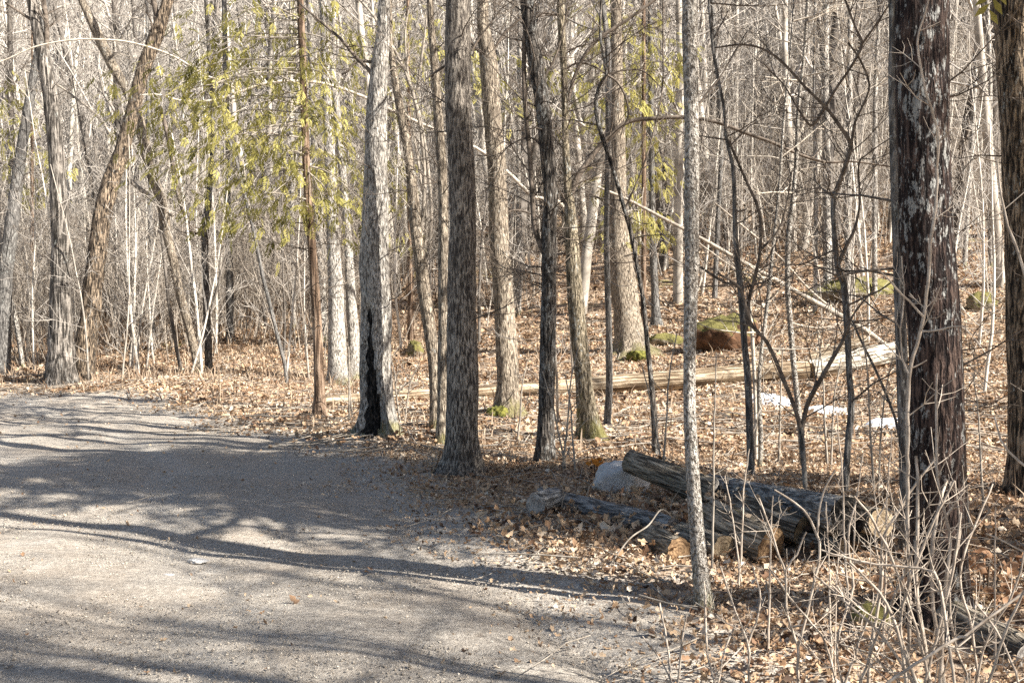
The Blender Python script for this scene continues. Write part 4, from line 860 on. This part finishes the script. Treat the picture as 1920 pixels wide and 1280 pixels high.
shrub('low pale shrub crossing the cut ends of the log pile', [
    ([(1580, 1290, 5), (1570, 1200, 5), (1600, 1100, 4.5), (1590, 1010, 4), (1610, 920, 3)], 4.4, 4.5), ([(1570, 1290, 5), (1545, 1200, 4), (1490, 1130, 4), (1440, 1060, 3)], 4.4, 4.5),
    ([(1580, 1290, 5), (1620, 1180, 4), (1650, 1090, 4), (1640, 1000, 3.5), (1665, 930, 3)], 4.4, 4.3)], dens=.6, tl=.24)
shrub('long pale twig reaching sideways across the log pile toward the largest trunk', [
    ([(1790, 1290, 6), (1775, 1180, 6), (1755, 1077, 6), (1713, 1064, 5), (1647, 1058, 5), (1573, 1041, 4), (1540, 1030, 3)], 3.7, 3.9)], dens=.6, tl=.15)
shrub('small pale forked shrub below the slim speckled trunk, right of it', [
    ([(1403, 1285, 5), (1403, 1207, 5), (1388, 1170, 4), (1370, 1120, 3.5), (1352, 1060, 3)], 4.6, 4.6),
    ([(1403, 1207, 4), (1420, 1160, 4), (1424, 1110, 3.5), (1410, 1060, 3)], 4.6, 4.6, False)], dens=.8, tl=.16)
shrub('thin pale shoot directly under the slim speckled trunk', [
    ([(1342, 1285, 5), (1326, 1220, 4.5), (1323, 1150, 4), (1320, 1090, 3)], 4.5, 4.6), ([(1345, 1285, 4), (1360, 1215, 3.5), (1380, 1170, 3)], 4.5, 4.6)], dens=.6, tl=.13)
shrub('thin pale shoots at the bottom of the verge, left of the speckled trunk foot', [
    ([(1258, 1285, 4.5), (1252, 1210, 4), (1237, 1130, 3.5)], 4.6, 4.7), ([(1270, 1285, 4.5), (1278, 1210, 4), (1288, 1150, 3)], 4.6, 4.6), ([(1262, 1285, 3.5), (1240, 1240, 3), (1205, 1190, 2.5)], 4.6, 4.7)], dens=.5, tl=.12)
shrub('pale bare stems slanting in from the bottom right corner', [
    ([(1760, 1217, 6), (1800, 1197, 6), (1850, 1160, 5), (1907, 1120, 5), (1960, 1080, 4)], 3.6, 3.6),
    ([(1850, 1290, 6), (1868, 1240, 5.5), (1895, 1160, 5), (1930, 1090, 4)], 3.6, 3.5),
    ([(1915, 1300, 5), (1900, 1250, 4.5), (1868, 1180, 4), (1830, 1130, 3)], 3.7, 3.8)], dens=.6, tl=.16)
shrub('blurred-looking pale branches entering from the right edge', [
    ([(1985, 880, 6), (1930, 880, 5), (1880, 830, 4), (1865, 780, 3)], 3.2, 3.3, False), ([(1990, 620, 5), (1940, 560, 5), (1905, 460, 5), (1885, 400, 4), (1868, 300, 3)], 3.2, 3.3, False),
    ([(1995, 1300, 7), (1990, 1000, 6), (1992, 700, 6), (1990, 500, 5)], 3.2, 3.2), ([(1990, 1120, 5), (1940, 1050, 4), (1890, 1020, 3), (1850, 1000, 3)], 3.2, 3.2, False)], dens=.7, tl=.16)
k = 0
for (px, py, h_, lab) in ((1560, 1270, 330, 'thin single shoot between the two main pale shrubs'), (1590, 1150, 380, 'slender brown shoot rising through the log pile'), (1440, 1230, 300, 'short slender shoot in front of the large orange-brown cut piece'), (1655, 1230, 420, 'slender straight shoot at the left of the crowded shrub'), (1865, 1250, 300, 'slender shoot right of the largest trunk'), (1385, 1100, 260, 'thin brown shoot beside the grey forked branch'), (1820, 1010, 240, 'thin dark shoot on the leaves right of the largest trunk'), (1845, 960, 260, 'thin dark shoot in front of the right edge tree'), (1335, 1080, 420, 'thin brown stem hugging the right side of the speckled trunk'), (1640, 930, 330, 'thin grey shoot behind the pile, left of the grey pole'), (1552, 880, 260, 'thin grey shoot above the long grey log'), (1460, 870, 220, 'thin grey shoot behind the long grey log'), (1240, 905, 280, 'thin shoot at the mossy log'), (1055, 880, 230, 'thin dark shoot just right of the black forked trunk'), (1080, 890, 190, 'slightly leaning thin shoot near the orange tuft'), (752, 800, 150, 'thin brown shoots at the right foot of the charred trunk'), (655, 790, 140, 'thin grey shoots at the left foot of the charred trunk'), (970, 830, 150, 'thin shoot right of the straight furrowed trunk')):
    c = hit(px, py); D = c.y; dx = rng.uniform(-30, 30)
    shrub(lab, [([(px, py, 5), (px + dx * .3, py - h_ * .35, 4), (px + dx * .5, py - h_ * .7, 3), (px + dx, py - h_, 2.2)], D, D)] + ([([(px + 6, py, 4), (px - dx * .6, py - h_ * .5, 3), (px - dx * 1.3, py - h_ * .8, 2)], D, D)] if rng.random() < .6 else []), 'limb_grey' if py < 1100 else 'twig_tan', 'slender_shoot', .5, .02 * D)

# ------------------------------------------------------------------ background wood: a few moulds, many individuals
def bare_mould(h, r, nb, lvl, low, thick, kids, lean=.03):
    T0, T1 = Tubes(), Tubes(); pts, rad = [], []; p = Vector((0, 0, -.3)); d = Vector((rng.gauss(0, lean), rng.gauss(0, lean), 1)).normalized()
    n = 9
    for k in range(n + 1):
        pts.append(p.copy()); rad.append(max(.01, r * (1 - .85 * (k / n) ** 1.2))); d = (d + rv() * .035 + Vector((0, 0, .03))).normalized(); p = p + d * (h + .3) / n
    T0.add(pts, rad, 7)
    for k in range(nb):
        t = low + (1 - low) * rng.random() ** .8; i = t * n; ii = min(n - 1, int(i)); a = pts[ii].lerp(pts[ii + 1], i - ii); az = rng.uniform(0, 6.3)
        grow(T1, a, Vector((math.cos(az), math.sin(az), rng.uniform(.15, 1.3))), h * rng.uniform(.10, .24) * (1.3 - t * .7), max(thick, r * .35 * (1 - t * .6)), lvl, up=.12, wig=.35, kids=kids, minr=thick * .7, sides=4, n=4)
    return T0, T1
MOULDS = []
spec = [('bare_forest_tree', 15, .14, 20, 2, .2, .017, (3, 3), 'far_bark'), ('bare_forest_tree', 13, .10, 20, 2, .15, .015, (3, 3), 'far_pale'), ('bare_forest_tree', 16, .19, 20, 2, .22, .018, (3, 3), 'far_dark'),
        ('bare_forest_tree', 11, .06, 18, 2, .15, .013, (3, 3), 'far_pale'), ('thin_forest_sapling', 7, .036, 17, 2, .08, .008, (3, 2), 'far_pale'), ('thin_forest_sapling', 5.5, .028, 15, 2, .08, .0075, (3, 2), 'far_bark'), ('thin_forest_sapling', 8, .045, 16, 2, .1, .008, (3, 2), 'far_dark')]
for name, h_, r_, nb, lvl, low, th, kids, bm_ in spec:
    T0, T1 = bare_mould(h_, r_, nb, lvl, low, th, kids); root = empty(name, (0, 0, 0), '', 'tree')
    a = T0.build('trunk', M[bm_], root); c = T1.build('crown', M['far_twig'], root, kind='stuff'); MOULDS.append([name, root, a, c, False])
# brush clump
Tb = Tubes()
for k in range(18):
    az = rng.uniform(0, 6.3); rr_ = math.sqrt(rng.random()) * 1.3
    grow(Tb, Vector((math.cos(az) * rr_, math.sin(az) * rr_, -.1)), Vector((rng.gauss(0, .13), rng.gauss(0, .13), 1)), rng.uniform(1.2, 4.6), rng.uniform(.009, .02), 2, up=.05, wig=.2, kids=(4, 2), minr=.006, ang=(15, 45))
root = empty('brush_clump', (0, 0, 0), '', 'shrub'); M['brush'] = plain('brush_stems', (.17, .145, .12), (.47, .41, .34), 1.5); a = Tb.build('stems', M['brush'], root, kind='stuff'); MOULDS.append(['brush_clump', root, a, None, False])
def place(mi, x, y, s, label, cat, group, tilt=.05):
    name, root, a, c, used = MOULDS[mi]
    if used:
        r = root.copy(); C.objects.link(r)
        for ch in (a, c):
            if ch: o = ch.copy(); C.objects.link(o); o.parent = r
    else: r = root; MOULDS[mi][4] = True
    r.location = (x, y, hz(x, y)); r.rotation_euler = (rng.gauss(0, tilt), rng.gauss(0, tilt), rng.uniform(0, 6.3)); r.scale = (s, s, s * rng.uniform(.9, 1.15))
    tag(r, label, cat, group)
def region(x, y):
    u = x / y; return 'left of the cedar' if u < -.2 else 'behind the middle trunks' if u < .16 else 'behind the right-hand saplings' if u < .34 else 'at the far right'
COLS = [(-.43, 'left of the upright shaggy trunk'), (-.385, 'right beside the upright shaggy trunk'), (-.335, 'just right of the leaning shaggy trunk'), (-.30, 'behind the bent dark trunk'), (-.265, 'behind the thin dark pole'), (-.225, 'between dark pole and curved sapling'), (-.185, 'left beside the cedar trunk'), (-.15, 'between cedar and charred trunk'), (-.11, 'behind the charred trunk'), (-.065, 'behind the leaning tan tree'), (-.025, 'behind the straight furrowed trunk'), (.015, 'behind the mossy-footed beech'), (.055, 'behind the black forked trunk'), (.095, 'behind the old oak'), (.14, 'right of the old oak'), (.185, 'behind the speckled pale trunk'), (.23, 'behind the mossy boulder'), (.275, 'behind the V-shaped sapling'), (.32, 'behind the crooked grey sapling'), (.36, 'behind the grey pole'), (.41, 'behind the largest trunk'), (.445, 'between the two right-hand big trunks'), (9, 'behind the right edge tree')]
def where(x, y, s_):
    u = x / y; c = [n for t, n in COLS if u < t][0]
    rank = 'front rank' if y < 27 else 'second rank' if y < 33 else 'mid-wood' if y < 42 else 'deep back'
    return f'{rank}, {c}', ('low ' if s_ < .78 else 'taller ' if s_ > 1.0 else '')
used = 0
for kk in range(3000):
    if used >= 270: break
    y = math.sqrt(rng.uniform(25 ** 2, 62 ** 2)); x = rng.uniform(-.5, .5) * y
    if y + .3 * x < 29 or (x < -6 and y < 25): continue
    if x / y > -.15 and y < 36 and rng.random() < .5: continue
    mi = rng.choice((0, 0, 1, 2, 2, 3, 3)); kind = {0: 'tall', 1: 'grey', 2: 'thick dark', 3: 'slim pale'}[mi]
    sc0 = rng.uniform(.75, 1.15); wh, sz0 = where(x, y, sc0)
    place(mi, x, y, sc0, f'{sz0}{kind} leafless tree, {wh}', 'tree', f'{kind} leafless trees on the wooded hillside, {region(x, y)}'); used += 1
used = 0
for kk in range(3000):
    if used >= 290: break
    y = math.sqrt(rng.uniform(15.5 ** 2, 42 ** 2)); x = rng.uniform(-.5, .5) * y
    if float(road_out(x, y)) < 1.5: continue
    if x / y < -.17 and y < 21: continue
    if abs(x / y) < .17 and y < 24 and rng.random() < .8: continue
    if y < 21 and rng.random() < .5: continue
    if x / y > -.17 and y < 30 and rng.random() < .6: continue
    mi = rng.choice((4, 4, 5, 5, 6)); kind = {4: 'pale', 5: 'small', 6: 'dark'}[mi]
    sc0 = rng.uniform(.6, 1.1); wh, sz0 = where(x, y, sc0)
    place(mi, x, y, sc0, f'{sz0}{kind} bare sapling, {wh}', 'sapling', f'{kind} bare saplings of the undergrowth, {region(x, y)}', .09); used += 1
used = 0
for kk in range(3000):
    if used >= 80: break
    y = math.sqrt(rng.uniform(21.5 ** 2, 40 ** 2)); x = rng.uniform(-.5, .5) * y
    if x / y > -.14 and (y < 30 or rng.random() < .80): continue
    if float(road_out(x, y)) < .9 or y < 24.5 + 1.5 * math.sin(x * .9): continue
    sc0 = rng.uniform(.6, 1.15); wh, sz0 = where(x, y, sc0)
    place(7, x, y, sc0, f'{sz0}tangled brush clump, {wh}', 'shrub', f'tangled bare brush clumps, {region(x, y)}', .08); used += 1

# the rest of the wood: one stuff object, instanced from the same moulds
def forest(name, label, pts, idx, scl, moulds):
    me = bpy.data.meshes.new(name); n = len(pts); me.vertices.add(n); me.vertices.foreach_set('co', np.asarray(pts, np.float32).ravel())
    for nm, ty, v in (('pick', 'INT', idx), ('size', 'FLOAT', scl), ('spin', 'FLOAT', nr.uniform(0, 6.28, n)), ('tiltx', 'FLOAT', nr.normal(0, .045, n)), ('tilty', 'FLOAT', nr.normal(0, .045, n))):
        a = me.attributes.new(nm, ty, 'POINT'); a.data.foreach_set('value', np.asarray(v, np.int32 if ty == 'INT' else np.float32))
    o = bpy.data.objects.new(name, me); C.objects.link(o); tag(o, label, 'forest', kind='stuff')
    ng = bpy.data.node_groups.new(name, 'GeometryNodeTree'); ng.interface.new_socket('Geometry', in_out='INPUT', socket_type='NodeSocketGeometry'); ng.interface.new_socket('Geometry', in_out='OUTPUT', socket_type='NodeSocketGeometry')
    N = ng.nodes; L = ng.links; gi = N.new('NodeGroupInput'); go = N.new('NodeGroupOutput'); cur = None; jn = N.new('GeometryNodeJoinGeometry')
    for mi in moulds:
        for_k = []
        for part in (MOULDS[mi][2], MOULDS[mi][3]):
            if part: oi = N.new('GeometryNodeObjectInfo'); oi.inputs['Object'].default_value = part; oi.transform_space = 'ORIGINAL'; for_k.append(oi.outputs['Geometry'])
        j2 = N.new('GeometryNodeJoinGeometry')
        for s in for_k: L.new(s, j2.inputs[0])
        g2 = N.new('GeometryNodeGeometryToInstance'); L.new(j2.outputs[0], g2.inputs[0]); L.new(g2.outputs[0], jn.inputs[0])
    ip = N.new('GeometryNodeInstanceOnPoints'); L.new(gi.outputs[0], ip.inputs['Points']); L.new(jn.outputs[0], ip.inputs['Instance']); ip.inputs['Pick Instance'].default_value = True
    def at(nm, ty='FLOAT'):
        a = N.new('GeometryNodeInputNamedAttribute'); a.data_type = ty; a.inputs[0].default_value = nm; return a.outputs[0]
    L.new(at('pick', 'INT'), ip.inputs['Instance Index']); cx = N.new('ShaderNodeCombineXYZ')
    for k_, nm in enumerate(('tiltx', 'tilty', 'spin')): L.new(at(nm), cx.inputs[k_])
    L.new(cx.outputs[0], ip.inputs['Rotation']); L.new(at('size'), ip.inputs['Scale']); L.new(ip.outputs[0], go.inputs[0])
    md = o.modifiers.new('plant', 'NODES'); md.node_group = ng; return o
def pts_in(n, y0, y1, wide, cond=None):
    y = np.sqrt(nr.uniform(y0 ** 2, y1 ** 2, n)); x = nr.uniform(-wide, wide, n) * y; ok = np.ones(n, bool) if cond is None else cond(x, y); x, y = x[ok], y[ok]; return np.stack([x, y, height(x, y)], -1)
pf = pts_in(3000, 58, 210, .56); forest('distant_forest', 'grey leafless forest covering the far hillside', pf, nr.choice([0, 0, 1, 2, 2, 3], len(pf)), nr.uniform(.8, 1.25, len(pf)), [0, 1, 2, 3])
pf = pts_in(1700, 27, 75, .56, lambda x, y: (y + .3 * x > 30) & ((x / y < -.16) | (y > 37))); forest('hillside_undergrowth', 'tangle of thin grey saplings and brush on the slope behind', pf, nr.choice([0, 1, 2, 3], len(pf)), nr.uniform(.6, 1.25, len(pf)), [4, 5, 6, 7])

# dead weeds at the foot of the thickets
def weeds(n, name, label, cond, y0, y1, hmin, hmax):
    P0 = pts_in(n, y0, y1, .52, cond); n = len(P0); a = nr.uniform(0, 6.28, n); h_ = nr.uniform(hmin, hmax, n); w_ = .004 + .0004 * P0[:, 1]
    dx, dy = np.cos(a), np.sin(a); bx = nr.normal(0, .35, n) * h_; by = nr.normal(0, .35, n) * h_; V = np.zeros((n, 5, 3)); z = P0[:, 2]
    for k, (s, t) in enumerate(((-1, 0), (1, 0), (1, .55), (-1, .55), (0, 1))):
        V[:, k, 0] = P0[:, 0] + s * w_ * dx * (1 - t * .5) + bx * t * t; V[:, k, 1] = P0[:, 1] + s * w_ * dy * (1 - t * .5) + by * t * t; V[:, k, 2] = z - .02 + h_ * t * (1 - .15 * t)
    i = np.arange(n)[:, None] * 5; tag(mesh_obj(name, V, i + np.array([[0, 1, 2, 3]]), M['weeds'], tris=i + np.array([[3, 2, 4]]), tone=np.repeat(nr.random(n), 5), shade=False), label, 'weeds', kind='stuff')
weeds(26000, 'dead_weeds', 'tan dead weeds and grass along the far side of the road bend', lambda x, y: (road_out(x, y) > .05) & (x < -2.5 + (y - 21) * .15) & (nr.random(len(x)) < np.clip((road_out(x, y)) / 2, .25, 1)), 17, 38, .06, .42)
weeds(5000, 'dead_weeds', 'sparse dead stalks over the forest floor', lambda x, y: (road_out(x, y) > .4) & (x > -3), 8, 34, .08, .4)

# ------------------------------------------------------------------ trees standing just right of the frame: they shade the road
def roadside(x, y, h_, r_, label, bushy=7, low=.3):
    b = Vector((x, y, hz(x, y))); root = empty('roadside_tree', b, label, 'tree', 'bare trees beside the road to the right of the view')
    pts = []; p = Vector((0, 0, -.2)); d = Vector((rng.gauss(0, .03), rng.gauss(0, .03), 1)); n = 9
    for k in range(n + 1): pts.append((*p, r_ * (1 - .75 * k / n))); d = (d + rv() * .03).normalized(); p = p + d * h_ / n
    V, q, _, _ = trunk_arrays(pts, 14, .3, 5, .1, .5); mesh_obj('trunk', V.reshape(-1, 3), q.reshape(-1, 4), M['ash'], root); T = Tubes()
    for k in range(max(3, int(bushy * .75))):
        t = low + (1 - low) * rng.random(); i = t * n; ii = min(n - 1, int(i)); a = Vector(pts[ii][:3]).lerp(Vector(pts[ii + 1][:3]), i - ii); az = rng.uniform(0, 6.3)
        grow(T, a, Vector((math.cos(az), math.sin(az), rng.uniform(.1, .9))), rng.uniform(1.6, 3.6), max(.012, r_ * .3), 3, up=.08, wig=.3, kids=(5, 5, 4), minr=.004)
    T.build('crown', M['limb_dark'], root, kind='stuff')
tr13 = Vector([o for o in C.objects if o.name == 'red_maple'][0].location)
ROADS = ((4.4, 1.9, 13, .10, 8), (6.5, .3, 14, .13, 9), (7.2, 5.6, 14, .12, 9), (9.3, 3.6, 15, .17, 9), (11.5, 7.3, 15, .12, 9), (12.5, 1.2, 16, .15, 9), (8.6, -2.4, 14, .14, 9), (5.2, -1.3, 11, .07, 7), (14.5, 4.4, 16, .16, 9), (9.8, 10.8, 15, .13, 8), (13.2, 12.6, 15, .14, 8), (16.5, -1.5, 16, .16, 8), (3.3, -.6, 9, .04, 6), (4.1, .6, 8, .035, 6), (8.4, 1.5, 12, .08, 6), (6.1, -2.6, 12, .08, 8), (10.4, -.6, 13, .1, 9), (8.3, 6.6, 12, .09, 8), (6.3, 4.6, 9, .045, 6), (10.9, 5.2, 14, .1, 9), (3.6, 3.0, 8, .03, 5), (6.9, -1.8, 13, .09, 6), (5.3, .9, 12, .05, 4), (3.9, 2.4, 9, .05, 7), (5.0, -.4, 9, .05, 7), (5.9, 1.4, 11, .06, 8), (7.4, -.9, 12, .08, 9), (3.2, 1.2, 7, .03, 5), (2.9, -1.6, 8, .04, 6), (7.2, -3.6, 12, .07, 8), (10.8, -3, 14, .1, 9), (4.7, -2.4, 10, .06, 7))
ORDW = 'first second third fourth fifth sixth seventh eighth ninth tenth eleventh twelfth thirteenth fourteenth fifteenth sixteenth seventeenth eighteenth nineteenth twentieth twenty-first twenty-second twenty-third twenty-fourth twenty-fifth twenty-sixth twenty-seventh twenty-eighth twenty-ninth thirtieth thirty-first thirty-second thirty-third thirty-fourth'.split()
ROADS = tuple(sorted(ROADS, key=lambda t: math.hypot(t[0], t[1])))
for x, y, h_, r_, bu in ROADS:
    roadside(x, y, h_, r_, f'{"thick" if r_ > .12 else "thin" if r_ < .06 else "medium"} bare tree out of view, ' + ORDW[ROADS.index((x, y, h_, r_, bu))] + ' nearest to the camera', bu)
def shade_cedar(x, y, h_, n, lab, zlo, spread, per):
    b = Vector((x, y, hz(x, y))); root = empty('roadside_cedar', b, lab, 'tree'); tp = [(x, y, b.z - .2, .11), (x + .05, y, b.z + h_ * .5, .08), (x, y, b.z + h_, .03)]
    Tb = Tubes(); Q = crom(tp, 12); Tb.add([Vector(q[:3]) - b for q in Q], [q[3] for q in Q], 10); Tb.build('trunk', M['cedarbark'], root); cl = []
    for k in range(n):
        z = b.z + zlo + (h_ - zlo) * rng.random() ** 1.1; a = rng.uniform(0, 6.3); rr_ = spread * rng.uniform(.3, 1) * (1.1 - (z - b.z) / h_ * .7); cl.append(Vector((x + math.cos(a) * rr_, y + math.sin(a) * rr_, z)))
    cedar_crown(root, along(tp), cl, .5, per, .36)
shade_cedar(4.9, 6.4, 10, 60, 'tall cedar outside the right edge of the view whose shade falls on the road', 4.6, 2.2, 34)
shade_cedar(7.3, 6.1, 11, 50, 'second cedar outside the right edge of the view, farther back', 4.6, 2.2, 30)
lx, ly, lz = [], [], []
for o in C.objects:
    if o.parent is None and o.name.split('.')[0] in ('grey_log', 'mossy_log', 'long_grey_log', 'cut_log'):
        bk_ = [c for c in o.children if c.name.startswith('bark')][0]; co = np.empty(len(bk_.data.vertices) * 3, np.float32); bk_.data.vertices.foreach_get('co', co)
        Mw = np.array(Matrix.LocRotScale(o.location, o.rotation_euler, None)); Wv = co.reshape(-1, 3) @ Mw[:3, :3].T + Mw[:3, 3]
        for k in range(0, len(Wv), 28):
            ring = Wv[k:k + 28]
            if rng.random() < .8: t = ring[ring[:, 2].argmax()] + np.array([rng.gauss(0, .02), rng.gauss(0, .02), .012]); lx.append(t[0]); ly.append(t[1]); lz.append(t[2])
            if rng.random() < .8: t = ring[rng.randrange(28)]; g_ = hz(t[0], t[1]); lx.append(t[0] + rng.gauss(0, .03)); ly.append(t[1] - abs(rng.gauss(0, .06))); lz.append(g_ + .05 + abs(rng.gauss(0, .03)))
lx = np.array(lx); tag(leaf_mesh('leaf_drift', lx, np.array(ly), np.array(lz), nr.uniform(.03, .07, len(lx)), .5, np.clip(nr.normal(.5, .27, len(lx)), 0, 1), M['litter']), 'dry leaves caught on top of the old logs', 'fallen leaves', kind='stuff')
# leaves blown onto and against the old log pile
n = 4200; x = nr.normal(1.75, .95, n); y = nr.normal(7.9, .5, n); ok = (np.abs(x - 1.75) < 2.1) & (road_out(x, y) > .2); x, y = x[ok], y[ok]
x2 = np.r_[x]; zz = height(x, y) + np.abs(nr.normal(0, .05, len(x))) + .01
tag(leaf_mesh('leaf_drift', x, y, zz, nr.uniform(.035, .085, len(x)), .8, np.clip(nr.normal(.5, .27, len(x)), 0, 1), M['litter']), 'crumpled brown leaves drifted against the old log pile', 'fallen leaves', kind='stuff')

# individuals that would share a label: say their place among their likes
by = {}
for o in C.objects:
    if o.parent is None and o.get('label') and o.get('group') and o.name.split('.')[0] in ('bare_forest_tree', 'thin_forest_sapling', 'brush_clump'): by.setdefault(o['label'], []).append(o)
NUM = {2: 'two', 3: 'three', 4: 'four', 5: 'five', 6: 'six', 7: 'seven', 8: 'eight', 9: 'nine'}; ORD = ['leftmost', 'second', 'third', 'fourth', 'fifth', 'sixth', 'seventh', 'eighth', 'ninth']
for lab, os_ in by.items():
    if 1 < len(os_) < 10:
        os_.sort(key=lambda o: o.location.x / o.location.y)
        for k, o in enumerate(os_):
            L_ = f"{lab}, {'rightmost' if k == len(os_) - 1 else ORD[k]} of {NUM[len(os_)]}"
            if len(L_.split()) > 16: L_ = L_.replace('leafless ', '').replace('behind the', 'behind').replace('of the undergrowth', '')
            if len(L_.split()) > 16: L_ = L_.replace('the two ', '').replace(' the ', ' ')
            o['label'] = L_
